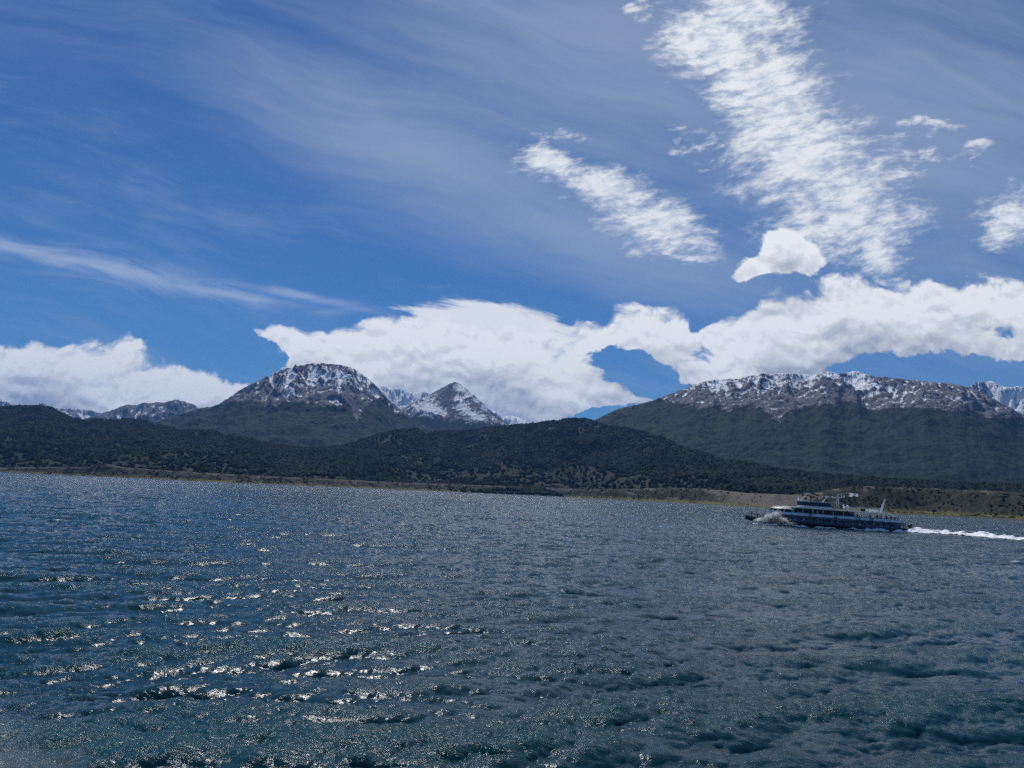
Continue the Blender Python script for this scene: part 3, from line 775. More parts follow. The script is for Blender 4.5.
# scrub on the bluff
bx_ = []
r2 = np.random.default_rng(21)
mI, mJ = T.shape
k = 10000
i = r2.integers(18, 110, k); j = r2.integers(0, mJ - 1, k)
f = 0.5 + 1.3 * fbm(X[i, j] / 45, Y[i, j] / 30, 4, 0.6, 331) - 0.9 * np.clip(bare_v[i, j] - 0.2, 0, 1)
kk = r2.random(k) < np.clip(f, 0, 1) * 0.8
i, j = i[kk], j[kk]
s_ = r2.uniform(0.6, 1.9, len(i))
m_scrub = foliage_material('scrub_foliage', (0.030, 0.036, 0.022), (0.060, 0.062, 0.038))
scr = scatter('scrub', np.stack([X[i, j] + r2.normal(0, 1.5, len(i)), Y[i, j] + r2.normal(0, 1.5, len(i)), Z[i, j] + s_ * 0.2], -1), np.stack([s_ * 1.3, s_ * 1.3, s_ * 0.8], -1), m_scrub, 1)
tag(scr, 'low dark scrub bushes growing over the coastal bluff', 'scrub', kind='stuff')

# a few separate trees on the terrace above the beach
m_bark, n, b, out = material('tree_bark')
n._set(b.inputs['Base Color'], n.mix(n.noise(n.new('ShaderNodeTexCoord').outputs['Object'], 3.0, 4.0, 0.6), (0.05, 0.04, 0.03), (0.12, 0.10, 0.08)))
m_tree = foliage_material('tree_foliage', (0.012, 0.022, 0.013), (0.026, 0.036, 0.018))
def tree_meshes(seed, h, rad, lean):
    r = random.Random(seed)
    bm = bmesh.new()
    def limb(a, b_, r0, r1, nseg=6):
        a, b_ = Vector(a), Vector(b_); d = (b_ - a).normalized(); s1 = d.orthogonal().normalized(); s2 = d.cross(s1)
        rings = []
        for q, rr_ in ((a, r0), ((a + b_) / 2 + s1 * r0 * 0.4, (r0 + r1) / 2), (b_, r1)):
            rings.append([bm.verts.new(q + (s1 * math.cos(2 * math.pi * i / nseg) + s2 * math.sin(2 * math.pi * i / nseg)) * rr_) for i in range(nseg)])
        for u, v in zip(rings, rings[1:]):
            for i in range(nseg): bm.faces.new((u[i], u[(i + 1) % nseg], v[(i + 1) % nseg], v[i]))
        bm.faces.new(rings[-1])
    top = (lean * h * 0.6, 0, h * 0.72)
    limb((0, 0, -0.6), top, 0.28, 0.10)
    tips = [top]
    for i in range(6):
        a = r.uniform(0, 6.28); z0 = h * r.uniform(0.30, 0.62)
        t_ = (lean * h * 0.5 + math.cos(a) * rad * 0.75, math.sin(a) * rad * 0.75, z0 + h * r.uniform(0.08, 0.28))
        limb((lean * z0 * 0.8, 0, z0), t_, 0.11, 0.04, 5); tips.append(t_)
    tr = bpy.data.meshes.new('trunk'); bm.to_mesh(tr); bm.free(); tr.materials.append(m_bark)
    # crown: leaf-sized faces spread through clumps about the limbs
    co, fa = [], []
    for c_ in range(26):
        t_ = tips[r.randrange(len(tips))]
        cx, cy_, cz = t_[0] + r.gauss(0, rad * 0.28), t_[1] + r.gauss(0, rad * 0.28), t_[2] + r.gauss(0, h * 0.07)
        cr = rad * r.uniform(0.22, 0.42)
        for l in range(46):
            v = Vector((r.gauss(0, 1), r.gauss(0, 1), r.gauss(0, 1))).normalized() * cr * r.uniform(0.55, 1.05)
            p = Vector((cx, cy_, cz)) + Vector((v.x, v.y, v.z * 0.7))
            nrm = Vector((r.gauss(0, 1), r.gauss(0, 1), r.gauss(0, 1))).normalized(); u = nrm.orthogonal().normalized(); q = nrm.cross(u)
            s = r.uniform(0.16, 0.34); k0 = len(co)
            co += [p + u * s, p + q * s * 0.7, p - u * s, p - q * s * 0.7]; fa.append((k0, k0 + 1, k0 + 2, k0 + 3))
    cm = bpy.data.meshes.new('crown'); cm.from_pydata(co, [], fa); cm.materials.append(m_tree)
    return tr, cm
TM = [tree_meshes(400 + q, h, rd, ln) for q, (h, rd, ln) in enumerate([(7.5, 3.0, 0.06), (5.6, 2.6, 0.18), (9.0, 2.6, -0.04), (4.6, 3.0, 0.1)])]
def ground_z(az_deg, dist_):
    jx = np.searchsorted(az, az_deg); jx = int(np.clip(jx, 0, len(az) - 1))
    return float(np.interp(dist_, dist[:, jx], Z[:, jx]))
TREES = [(744.5, 40, 3, 'small round tree at the left end of the dark clump on the beach terrace'),
         (747.5, 30, 1, 'leaning low tree second from the left in the terrace clump'),
         (750.5, 45, 0, 'middle-height tree left of the tallest tree on the terrace'),
         (752.8, 25, 2, 'tallest narrow tree standing over the terrace clump'),
         (755.5, 40, 0, 'broad tree just right of the tallest terrace tree'),
         (758.5, 25, 1, 'wind-bent tree right of the broad terrace tree'),
         (761.5, 40, 3, 'low spreading tree near the right end of the terrace clump'),
         (765.0, 30, 3, 'low bushy tree at the right end of the dark terrace clump'),
         (768.5, 35, 1, 'separate small leaning tree right of the dark terrace clump'),
         (734.0, 60, 1, 'lone small tree left of the dark terrace clump')]
for q, (xx, back, kind, lab) in enumerate(TREES):
    a_deg = px_az(xx, 493)[0]
    jx = int(np.clip(np.searchsorted(az, a_deg), 0, len(az) - 1))
    dd = float(S[jx] + W[jx]) + back - 25
    root = bpy.data.objects.new('pine_tree' if False else 'beech_tree', None)
    root.empty_display_size = 1.0
    root.location = (dd * math.sin(R(a_deg)), dd * math.cos(R(a_deg)), ground_z(a_deg, dd) - 0.1)
    root.rotation_euler = (0, 0, random.uniform(0, 6.28))
    col.objects.link(root)
    tag(root, lab, 'tree', 'trees on the terrace above the beach')
    for nm_, me in zip(('trunk', 'crown'), TM[kind]):
        o = bpy.data.objects.new(nm_, me); o.parent = root; col.objects.link(o)

# ------------------------------------------------------------------ the excursion ship
HEAD, TRIM = R(20), R(1.5)
SHIP_M = Matrix.Translation((109.5, 204.5, 0.0)) @ Matrix.Rotation(R(180) - HEAD, 4, 'Z') @ Matrix.Rotation(-TRIM, 4, 'Y')
ship = bpy.data.objects.new('passenger_ship', None); ship.matrix_world = SHIP_M; col.objects.link(ship)
tag(ship, 'white and navy twin-hulled excursion ship with open decks speeding along the coast', 'ship')

def plain(name, c, rough=0.45, metal=0.0, dirt=0.12, scale=1.2):
    m, n, b, out = material(name)
    g = n.noise(n.new('ShaderNodeTexCoord').outputs['Object'], scale, 5.0, 0.65)
    n._set(b.inputs['Base Color'], n.mix(n.ramp(g, 0.3, 0.7), tuple(v * (1 - dirt) for v in c), tuple(min(1, v * (1 + dirt)) for v in c)))
    b.inputs['Roughness'].default_value = rough; b.inputs['Metallic'].default_value = metal
    return m
M_white = plain('white_paint', (0.82, 0.83, 0.84), 0.35, 0, 0.04)
M_band = plain('shaded_white_paint', (0.78, 0.81, 0.85), 0.4, 0, 0.06)  # white of the backlit walls, with its bluish shade put into the colour
M_navy = plain('navy_paint', (0.012, 0.022, 0.045), 0.3)
M_dark = plain('dark_fittings', (0.02, 0.024, 0.03), 0.5)
M_teal = plain('dark_green_paint', (0.012, 0.035, 0.042), 0.35)
M_deck = plain('deck_grey', (0.10, 0.11, 0.13), 0.8)
M_metal = plain('light_metal', (0.55, 0.57, 0.58), 0.35, 0.5)
M_orange = plain('orange_brown', (0.22, 0.10, 0.05), 0.6)
M_flag = plain('white_cloth', (0.80, 0.81, 0.82), 0.8, 0, 0.04)
M_seat = plain('seat_blue', (0.03, 0.05, 0.09), 0.6)
M_glass, n, b, out = material('tinted_glass')
b.inputs['Base Color'].default_value = (0.010, 0.022, 0.028, 1); b.inputs['Roughness'].default_value = 0.06; b.inputs['Specular IOR Level'].default_value = 0.5
M_mural, n, b, out = material('painted_cabin_side')
tcn = n.new('ShaderNodeTexCoord').outputs['Object']
v1 = n.noise(n.vm('MULTIPLY', tcn, (1.0, 1.0, 1.2)), 1.5, 5.0, 0.75, 0.5); v2 = n.noise(tcn, 4.2, 3.0, 0.7, 0.6)
mc = n.mix(n.ramp(v1, 0.50, 0.60), (0.010, 0.022, 0.060), (0.05, 0.10, 0.21))
mc = n.mix(n.mul(n.ramp(v2, 0.54, 0.60), n.ramp(v1, 0.40, 0.50)), mc, (0.60, 0.66, 0.74))
mc = n.mix(n.ramp(n.noise(tcn, 2.7, 3.0, 0.7), 0.66, 0.69), mc, (0.30, 0.12, 0.14))
n._set(b.inputs['Base Color'], mc); b.inputs['Roughness'].default_value = 0.4

def part(name, bm, mat, parent=ship, smooth=False, label=None):
    me = bpy.data.meshes.new(name); bmesh.ops.recalc_face_normals(bm, faces=bm.faces); bm.to_mesh(me); bm.free()
    if smooth: me.polygons.foreach_set('use_smooth', [True] * len(me.polygons))
    me.materials.append(mat)
    o = bpy.data.objects.new(name, me); o.parent = parent; col.objects.link(o)
    if label: o['label'] = label
    return o
def box(bm, x0, x1, y0, y1, z0, z1):
    r = bmesh.ops.create_cube(bm, size=1.0)
    for v in r['verts']: v.co = Vector(((x0 + x1) / 2 + v.co.x * (x1 - x0), (y0 + y1) / 2 + v.co.y * (y1 - y0), (z0 + z1) / 2 + v.co.z * (z1 - z0)))
    return bm
def bar(bm, a, b_, r0, r1=None, seg=8):
    r1 = r0 if r1 is None else r1
    a, b_ = Vector(a), Vector(b_); d = (b_ - a).normalized(); s1 = d.orthogonal().normalized(); s2 = d.cross(s1)
    ra = [bm.verts.new(a + (s1 * math.cos(2 * math.pi * i / seg) + s2 * math.sin(2 * math.pi * i / seg)) * r0) for i in range(seg)]
    rb = [bm.verts.new(b_ + (s1 * math.cos(2 * math.pi * i / seg) + s2 * math.sin(2 * math.pi * i / seg)) * r1) for i in range(seg)]
    for i in range(seg): bm.faces.new((ra[i], ra[(i + 1) % seg], rb[(i + 1) % seg], rb[i]))
    bm.faces.new(ra); bm.faces.new(rb)
    return bm
def outline(x0, x1, half, nose, n_=18, tail=0.0):
    """plan of a deck: straight sides and a rounded front of the given length"""
    P = [(x0, half - tail), (x0 + 0.6, half)]
    for i in range(n_ + 1):
        a = math.pi / 2 * (1 - i / n_)
        P.append((x1 - nose + nose * math.cos(a), half * math.sin(a)))
    return P + [(x, -y) for x, y in reversed(P[:-1])]
def prism(bm, P, z0, z1, shrink=0.0, zf=None):
    n_ = len(P); cx = sum(p[0] for p in P) / n_
    lo = [bm.verts.new((x, y, z0)) for x, y in P]
    hi = [bm.verts.new((x - (x - cx) * shrink, y * (1 - shrink), z1 if zf is None else zf(x))) for x, y in P]
    for i in range(n_): bm.faces.new((lo[i], lo[(i + 1) % n_], hi[(i + 1) % n_], hi[i]))
    bm.faces.new(lo[::-1]); bm.faces.new(hi)
    return bm
def wall_ring(bm, P, z0, z1, th=0.12, skip=None):
    for (xa, ya), (xb, yb) in zip(P, P[1:] + P[:1]):
        if skip and skip((xa + xb) / 2, (ya + yb) / 2): continue
        d = Vector((xb - xa, yb - ya, 0)); L = d.length
        if L < 1e-4: continue
        nn = Vector((d.y, -d.x, 0)) / L * th
        q = [Vector((xa, ya, 0)), Vector((xb, yb, 0)), Vector((xb, yb, 0)) - nn * -1, Vector((xa, ya, 0)) - nn * -1]
        lo = [bm.verts.new((v.x, v.y, z0)) for v in q]; hi = [bm.verts.new((v.x, v.y, z1)) for v in q]
        for i in range(4): bm.faces.new((lo[i], lo[(i + 1) % 4], hi[(i + 1) % 4], hi[i]))
        bm.faces.new(lo[::-1]); bm.faces.new(hi)
    return bm

# twin hulls: sections from the transom to a sharp raised prow
for sy in (1, -1):
    bm = bmesh.new()
    secs = [(-1.3, 1.25, 1.05), (2, 1.35, 1.05), (14, 1.4, 0.85), (26, 1.3, 0.80), (34, 0.95, 0.72), (38, 0.60, 0.78), (40.6, 0.28, 1.02), (41.9, 0.04, 1.30)]
    rings = []
    for x, hw, zt in secs:
        kz = -1.3 if x < 34 else -1.3 + (x - 34) / 8 * 1.5
        yc = 3.15
        pr = [(-hw, zt), (-hw * 1.02, zt * 0.5), (-hw * 0.9, 0.0 if kz < -0.1 else kz * 0.5 + zt * 0.3), (-hw * 0.45, kz * 0.75), (0, kz), (hw * 0.45, kz * 0.75), (hw * 0.9, 0.0 if kz < -0.1 else kz * 0.5 + zt * 0.3), (hw * 1.02, zt * 0.5), (hw, zt)]
        off = 0.35 * max(0, (x - 36) / 6)
        rings.append([bm.verts.new((x + off * (p[1] > 0.3), sy * yc + p[0], p[1])) for p in pr])
    for a_, b_ in zip(rings, rings[1:]):
        for i in range(len(a_) - 1): bm.faces.new((a_[i], a_[i + 1], b_[i + 1], b_[i]))
        bm.faces.new((a_[-1], a_[0], b_[0], b_[-1]))
    bm.faces.new(rings[0]); bm.faces.new(rings[-1][::-1])
    hu = part('hull', bm, M_navy)
    bm = bmesh.new()
    for q in range(7):
        x = 36.5 + q * 0.8
        zt = 0.74 + max(0, (x - 38)) * 0.14
        bar(bm, (x, sy * 3.3, zt - 0.02), (x + 0.05, sy * 3.3, zt + 0.95), 0.045)
    bar(bm, (36.5, sy * 3.3, 1.66), (38, sy * 3.3, 1.70), 0.04); bar(bm, (38, sy * 3.3, 1.70), (41.4, sy * 3.3, 2.15), 0.04)
    part('bow_rail', bm, M_dark, hu)
    bm = bmesh.new(); bar(bm, (-1.35, sy * 4.45, 0.72), (34, sy * 4.2, 0.62), 0.09, 0.07); part('rubbing_strake', bm, M_dark, hu)
bm = bmesh.new(); box(bm, -1.1, 37.0, -4.3, 4.3, 0.50, 0.84); part('bridge_deck', bm, M_teal)
bm = bmesh.new(); box(bm, -1.35, 2.2, -4.35, 4.35, 0.85, 1.10); sp_ = part('stern_platform', bm, M_teal)
bm = bmesh.new()
for x in (-1.25, 0.0, 1.2):
    for y in (-4.25, 4.25): bar(bm, (x, y, 1.1), (x, y, 1.55), 0.03)
for y in (-4.25, 4.25): bar(bm, (-1.25, y, 1.53), (1.2, y, 1.53), 0.03)
bar(bm, (-1.25, -4.25, 1.53), (-1.25, 4.25, 1.53), 0.03)
part('platform_rail', bm, M_dark, sp_)
bm = bmesh.new(); bmesh.ops.create_uvsphere(bm, u_segments=18, v_segments=12, radius=0.62)
for v in bm.verts: v.co = Vector((v.co.x - 0.1, v.co.y + 3.2, v.co.z * 0.95 + 1.78))
part('round_fender', bm, M_dark, smooth=True)
bm = bmesh.new(); bar(bm, (0.6, 3.2, 1.1), (0.6, 3.2, 2.5), 0.05); bar(bm, (0.9, 3.2, 2.5), (-1.2, 3.2, 2.38), 0.045); part('fender_davit', bm, M_metal)

# main deck: long cabin with painted sides and a row of dark windows
P1 = outline(2.2, 35.0, 4.38, 7.5)
bm = prism(bmesh.new(), P1, 0.84, 2.2); cab = part('main_cabin', bm, M_mural)
for k_ in range(14):
    for sy in (1, -1):
        x0 = 4.0 + k_ * 1.75
        bm = box(bmesh.new(), x0, x0 + 1.15, sy * 4.395 - 0.02, sy * 4.395 + 0.02, 1.35, 1.95)
        wd = part('window', bm, M_glass, cab)
# upper deck: bulwark with a pale band, floor
P2 = outline(1.9, 36.3, 4.5, 7.8)
bm = prism(bmesh.new(), P2, 2.2, 2.42); part('upper_deck_floor', bm, M_deck)
bm = wall_ring(bmesh.new(), P2, 2.425, 3.08, 0.10, skip=lambda x, y: False); part('bulwark', bm, M_band)
bm = bmesh.new()
for (xa, ya), (xb, yb) in zip(P2, P2[1:]): bar(bm, (xa, ya, 3.14), (xb, yb, 3.14), 0.045, seg=6)
part('handrail', bm, M_metal)
# saloon set back inside the open deck, seats beside it
P2s = outline(13.5, 31.5, 2.6, 4.0)
bm = prism(bmesh.new(), P2s, 2.42, 4.42); sal = part('upper_saloon', bm, M_navy)
for sy in (1, -1):
    for k_ in range(9):
        bm = box(bmesh.new(), 14.6 + k_ * 1.45, 15.75 + k_ * 1.45, sy * 2.61 - 0.015, sy * 2.61 + 0.015, 3.15, 4.1); part('window', bm, M_glass, sal)
for sy in (1, -1):
    for k_ in range(8):
        x = 3.8 + k_ * 1.15
        bm = box(bmesh.new(), x, x + 0.5, sy * 1.9 - 0.9, sy * 1.9 + 0.9, 2.43, 2.86); box(bm, x - 0.1, x + 0.02, sy * 1.9 - 0.9, sy * 1.9 + 0.9, 2.5, 3.35)
        part('bench', bm, M_seat)
# pillars that carry the roof
for sy in (1, -1):
    for x in (6.0, 8.6, 11.2, 13.8, 16.4, 19.0, 21.6, 24.2, 26.8, 29.2):
        bm = bar(bmesh.new(), (x, sy * 4.4, 3.0), (x, sy * 4.4, 4.45), 0.065); part('pillar', bm, M_white)
# roof deck
P3 = outline(5.6, 31.0, 4.5, 2.5)
bm = prism(bmesh.new(), P3, 4.45, 4.62)
def camber(bm, z0, z1, half, rise):
    top = [f for f in bm.faces if f.normal.z > 0.9 or all(abs(v.co.z - z1) < 0.02 for v in f.verts)]
    r = bmesh.ops.inset_region(bm, faces=top, thickness=min(half * 0.45, 1.9), depth=rise * 1.6)
camber(bm, 4.45, 4.62, 4.5, 0.24)
part('roof', bm, M_white)
# rounded white hood over the front of the upper deck with a ring of dark panes
def hood(fr, to, inset, mat, name, za, zb, parent=ship):
    bm = bmesh.new(); nu, nv = 28, 8; g = []
    for i in range(nu + 1):
        a = -math.pi / 2 + math.pi * i / nu
        row = []
        for j in range(nv + 1):
            t_ = fr + (to - fr) * j / nv
            q = math.cos(t_ * math.pi / 2)                 # 1 at the rim, 0 at the top
            row.append(bm.verts.new((28.6 + (7.5 - inset) * math.cos(a) * (0.12 + 0.88 * q ** 0.55), (4.46 - inset) * math.sin(a) * (0.12 + 0.88 * q ** 0.45), za + (zb - za) * math.sin(t_ * math.pi / 2))))
        g.append(row)
    for i in range(nu):
        for j in range(nv): bm.faces.new((g[i][j], g[i + 1][j], g[i + 1][j + 1], g[i][j + 1]))
    ext = bmesh.ops.solidify(bm, geom=bm.faces[:], thickness=0.05)
    return part(name, bm, mat, parent, smooth=True)
ho = hood(0.34, 1.0, 0.0, M_white, 'front_hood', 3.10, 4.78)
hood(0.0, 0.33, 0.12, M_glass, 'front_pane', 3.10, 4.76, ho)
for k_ in range(11):
    a = -math.pi / 2 + math.pi * (k_ + 0.5) / 11
    bm = bar(bmesh.new(), (28.6 + 7.42 * math.cos(a), 4.42 * math.sin(a), 3.1), (28.6 + 7.1 * math.cos(a), 4.28 * math.sin(a), 3.98), 0.07)
    part('pane_post', bm, M_white, ho)
# sloping curved screen at the aft end of the upper deck
for sy in (1, -1):
    bm = bmesh.new(); pts = [(6.2, 4.68), (4.9, 4.60), (3.9, 4.30), (3.1, 3.85), (2.5, 3.35), (2.1, 3.05)]
    for (xa, za), (xb, zb) in zip(pts, pts[1:]): bar(bm, (xa, sy * 4.4, za), (xb, sy * 4.4, zb), 0.10, seg=8)
    part('aft_frame', bm, M_white)
bm = bmesh.new(); top = []
for x, z in pts[:4]: top.append([bm.verts.new((x, y, z)) for y in (-4.36, -2, 0, 2, 4.36)])
for u, v in zip(top, top[1:]):
    for i in range(4): bm.faces.new((u[i], u[i + 1], v[i + 1], v[i]))
bmesh.ops.solidify(bm, geom=bm.faces[:], thickness=0.06)
part('aft_awning', bm, M_white)
for sy in (1, -1):
    for x in (3.0, 4.4): part('aft_post', bar(bmesh.new(), (x, sy * 4.4, 3.1), (x, sy * 4.4, 3.8 + (x - 3) * 0.45), 0.05), M_white)
# wheelhouse
bm = prism(bmesh.new(), outline(19.2, 28.4, 2.9, 2.4), 4.75, 5.25); wh = part('wheelhouse', bm, M_band)
bm = prism(bmesh.new(), outline(19.3, 28.3, 2.85, 2.4), 5.25, 6.38, shrink=0.03); part('wheelhouse_window', bm, M_glass, wh)
for k_ in range(6):
    for sy in (1, -1):
        bm = bar(bmesh.new(), (19.9 + k_ * 1.25, sy * 2.88, 5.2), (19.95 + k_ * 1.22, sy * 2.80, 6.40), 0.05); part('window_post', bm, M_dark, wh)
bm = prism(bmesh.new(), outline(18.9, 28.9, 3.2, 2.6), 6.38, 6.50); camber(bm, 6.38, 6.50, 3.2, 0.22); part('wheelhouse_roof', bm, M_white, wh)
bm = bmesh.new()
for y in (-1.6, 1.6): bar(bm, (18.7, y, 4.75), (18.7, y, 6.4), 0.06)
box(bm, 17.9, 19.0, -2.6, 2.6, 6.25, 6.36); part('wheelhouse_porch', bm, M_metal, wh)
# radar frames on the wheelhouse, leaning aft
def lean_mast(x, name, h=1.9, run=-1.7, arms=0.55):
    bm = bmesh.new()
    for y in (-0.55, 0.55): bar(bm, (x, y, 6.58), (x + run, y * 0.3, 6.58 + h), 0.13, 0.09)
    for q in (0.3, 0.6): bar(bm, (x + run * q, -0.5, 6.58 + h * q), (x + run * q, 0.5, 6.58 + h * q), 0.05)
    bar(bm, (x + run + 0.05, -0.3, 6.58 + h), (x + run + 0.05, 0.3, 6.58 + h), 0.07)
    o = part(name, bm, M_metal)
    bm = box(bmesh.new(), x + run - 0.5, x + run + 0.7, -0.14, 0.14, 6.60 + h, 6.82 + h); part('radar_scanner', bm, M_white, o)
    return o
a_ = lean_mast(27.4, 'radar_frame', 2.0, -1.7)
bm = bar(bmesh.new(), (26.4, 0.5, 6.6), (26.4, 0.5, 10.0), 0.03, 0.015); part('whip_aerial', bm, M_metal); bm = bar(bmesh.new(), (27.9, -0.6, 6.6), (27.9, -0.6, 8.2), 0.03); part('whip_aerial', bm, M_metal)
bm = bmesh.new(); bmesh.ops.create_uvsphere(bm, u_segments=12, v_segments=8, radius=0.28)
for v in bm.verts: v.co += Vector((28.0, 0.6, 7.05))
part('searchlight', bm, M_white, smooth=True)
lean_mast(21.6, 'radar_frame', 1.5, -1.3)
# main mast
bm = bmesh.new()
bar(bm, (18.2, 0.5, 4.75), (17.6, 0.2, 8.9), 0.14, 0.09); bar(bm, (17.3, -0.5, 4.75), (17.5, -0.2, 8.9), 0.14, 0.09)
for z in (5.8, 6.9, 7.8): bar(bm, (17.9 - (z - 4.75) * 0.1, 0.45 - (z - 4.75) * 0.05, z), (17.4, -0.4, z), 0.06)
bar(bm, (17.55, 0, 8.8), (17.5, 0, 9.6), 0.05, 0.02)
mast = part('mast', bm, M_metal)
bm = bar(bmesh.new(), (19.0, 0, 8.05), (15.8, 0, 8.35), 0.08); bar(bm, (17.5, -1.5, 8.2), (17.5, 1.5, 8.2), 0.07); part('crosstree', bm, M_metal, mast)
for c3 in ((19.0, 0, 8.25), (16.6, 0, 8.55), (15.9, 0, 8.6), (17.5, 0, 8.95)):
    bm = bmesh.new(); r_ = bmesh.ops.create_uvsphere(bm, u_segments=10, v_segments=6, radius=0.17)
    for v in r_['verts']: v.co += Vector(c3)
    part('mast_light', bm, M_white, mast, smooth=True)
bm = bar(bmesh.new(), (17.5, 0, 9.0), (14.9, 0, 9.75), 0.025, 0.018); part('gaff', bm, M_metal, mast)
bm = bmesh.new(); g = []
for i in range(15):
    u = i / 14; row = []
    for j in range(8):
        v_ = j / 7
        row.append(bm.verts.new((14.75 - u * 2.35, 0.16 * math.sin(u * 9 + v_ * 1.5) * (0.3 + u), 9.72 - v_ * (1.22 - 0.35 * sstep(u, 0.2, 0.45)) - 0.12 * u + 0.07 * math.sin(u * 11 + v_))))
    g.append(row)
for i in range(14):
    for j in range(7): bm.faces.new((g[i][j], g[i + 1][j], g[i + 1][j + 1], g[i][j + 1]))
bmesh.ops.solidify(bm, geom=bm.faces[:], thickness=0.012)
part('flag', bm, M_flag, mast, smooth=True, label='white flag streaming aft from the mast')
# twin domes
for x in (15.2, 16.2):
    bm = bmesh.new(); bmesh.ops.create_uvsphere(bm, u_segments=16, v_segments=10, radius=0.40)
    for v in bm.verts: v.co = Vector((v.co.x * 0.85 + x, v.co.y * 0.85 + 2.2, v.co.z * 1.15 + 5.75))
    d_ = part('aerial_dome', bm, M_white, smooth=True)
    bm = bar(bmesh.new(), (x, 2.2, 4.75), (x, 2.2, 5.4), 0.10); part('dome_post', bm, M_metal, d_)
# rail round the roof deck
bm = bmesh.new()
for sy in (1, -1):
    for k_ in range(18): bar(bm, (6.2 + k_ * 0.55, sy * 3.9, 4.75), (6.2 + k_ * 0.55, sy * 3.9, 5.75), 0.035, seg=6)
    for z in (5.1, 5.42, 5.76): bar(bm, (6.0, sy * 3.9, z), (15.8, sy * 3.9, z), 0.035, seg=6)
bar(bm, (6.0, -3.9, 5.76), (6.0, 3.9, 5.76), 0.035)
part('roof_rail', bm, M_metal)
bm = box(bmesh.new(), 10.9, 12.1, 3.2, 4.2, 4.76, 5.45); part('locker', bm, M_orange)
for k_ in range(5):
    bm = bmesh.new(); bar(bm, (7.2 + k_ * 0.0 + (k_ % 3) * 1.2, -2.5 + 2.2 * (k_ // 3), 5.1), (8.2 + (k_ % 3) * 1.2, -2.5 + 2.2 * (k_ // 3), 5.1), 0.32, seg=14)
    part('liferaft_canister', bm, M_white)
# outside stair from the roof to the aft deck
bm = bmesh.new()
for y in (4.62, 5.0): bar(bm, (15.6, y, 4.75), (12.0, y, 2.45), 0.06)
for k_ in range(11): box(bm, 15.45 - k_ * 0.335, 15.62 - k_ * 0.335, 4.62, 5.0, 4.62 - k_ * 0.214, 4.67 - k_ * 0.214)
bar(bm, (15.6, 5.0, 5.6), (12.0, 5.0, 3.3), 0.035)
for k_ in range(4): bar(bm, (15.6 - k_ * 1.2, 5.0, 4.75 - k_ * 0.767), (15.6 - k_ * 1.2, 5.0, 5.6 - k_ * 0.767), 0.035)
part('stairway', bm, M_metal)
# tapered fin mast at the stern
bm = bmesh.new()
lo = [(7.1, 0.22, 4.75), (6.4, 0.22, 4.75), (6.4, -0.22, 4.75), (7.1, -0.22, 4.75)]; hi = [(5.85, 0.12, 8.35), (5.5, 0.12, 8.40), (5.5, -0.12, 8.40), (5.85, -0.12, 8.35)]
lo = [bm.verts.new(p) for p in lo]; hi = [bm.verts.new(p) for p in hi]
for i in range(4): bm.faces.new((lo[i], lo[(i + 1) % 4], hi[(i + 1) % 4], hi[i]))
bm.faces.new(lo[::-1]); bm.faces.new(hi)
bmesh.ops.bevel(bm, geom=bm.edges[:], offset=0.05, segments=2, affect='EDGES')
fin = part('stern_mast', bm, M_white)
bm = bar(bmesh.new(), (5.7, -0.7, 8.2), (5.7, 0.7, 8.2), 0.06); box(bm, 5.1, 5.7, -0.1, 0.1, 8.22, 8.36); part('crosstree', bm, M_white, fin)
# life rings along the bulwark
for x in (9.5, 18.4, 24.9):
    bm = bmesh.new(); nn_ = 16
    ring = [[bm.verts.new((x + (0.33 + 0.08 * math.cos(b2)) * math.cos(a2), 4.62 + 0.08 * math.sin(b2), 2.8 + (0.33 + 0.08 * math.cos(b2)) * math.sin(a2))) for b2 in [2 * math.pi * j / 6 for j in range(6)]] for a2 in [2 * math.pi * i / nn_ for i in range(nn_)]]
    for i in range(nn_):
        for j in range(6): bm.faces.new((ring[i][j], ring[(i + 1) % nn_][j], ring[(i + 1) % nn_][(j + 1) % 6], ring[i][(j + 1) % 6]))
    part('life_ring', bm, M_orange, smooth=True)

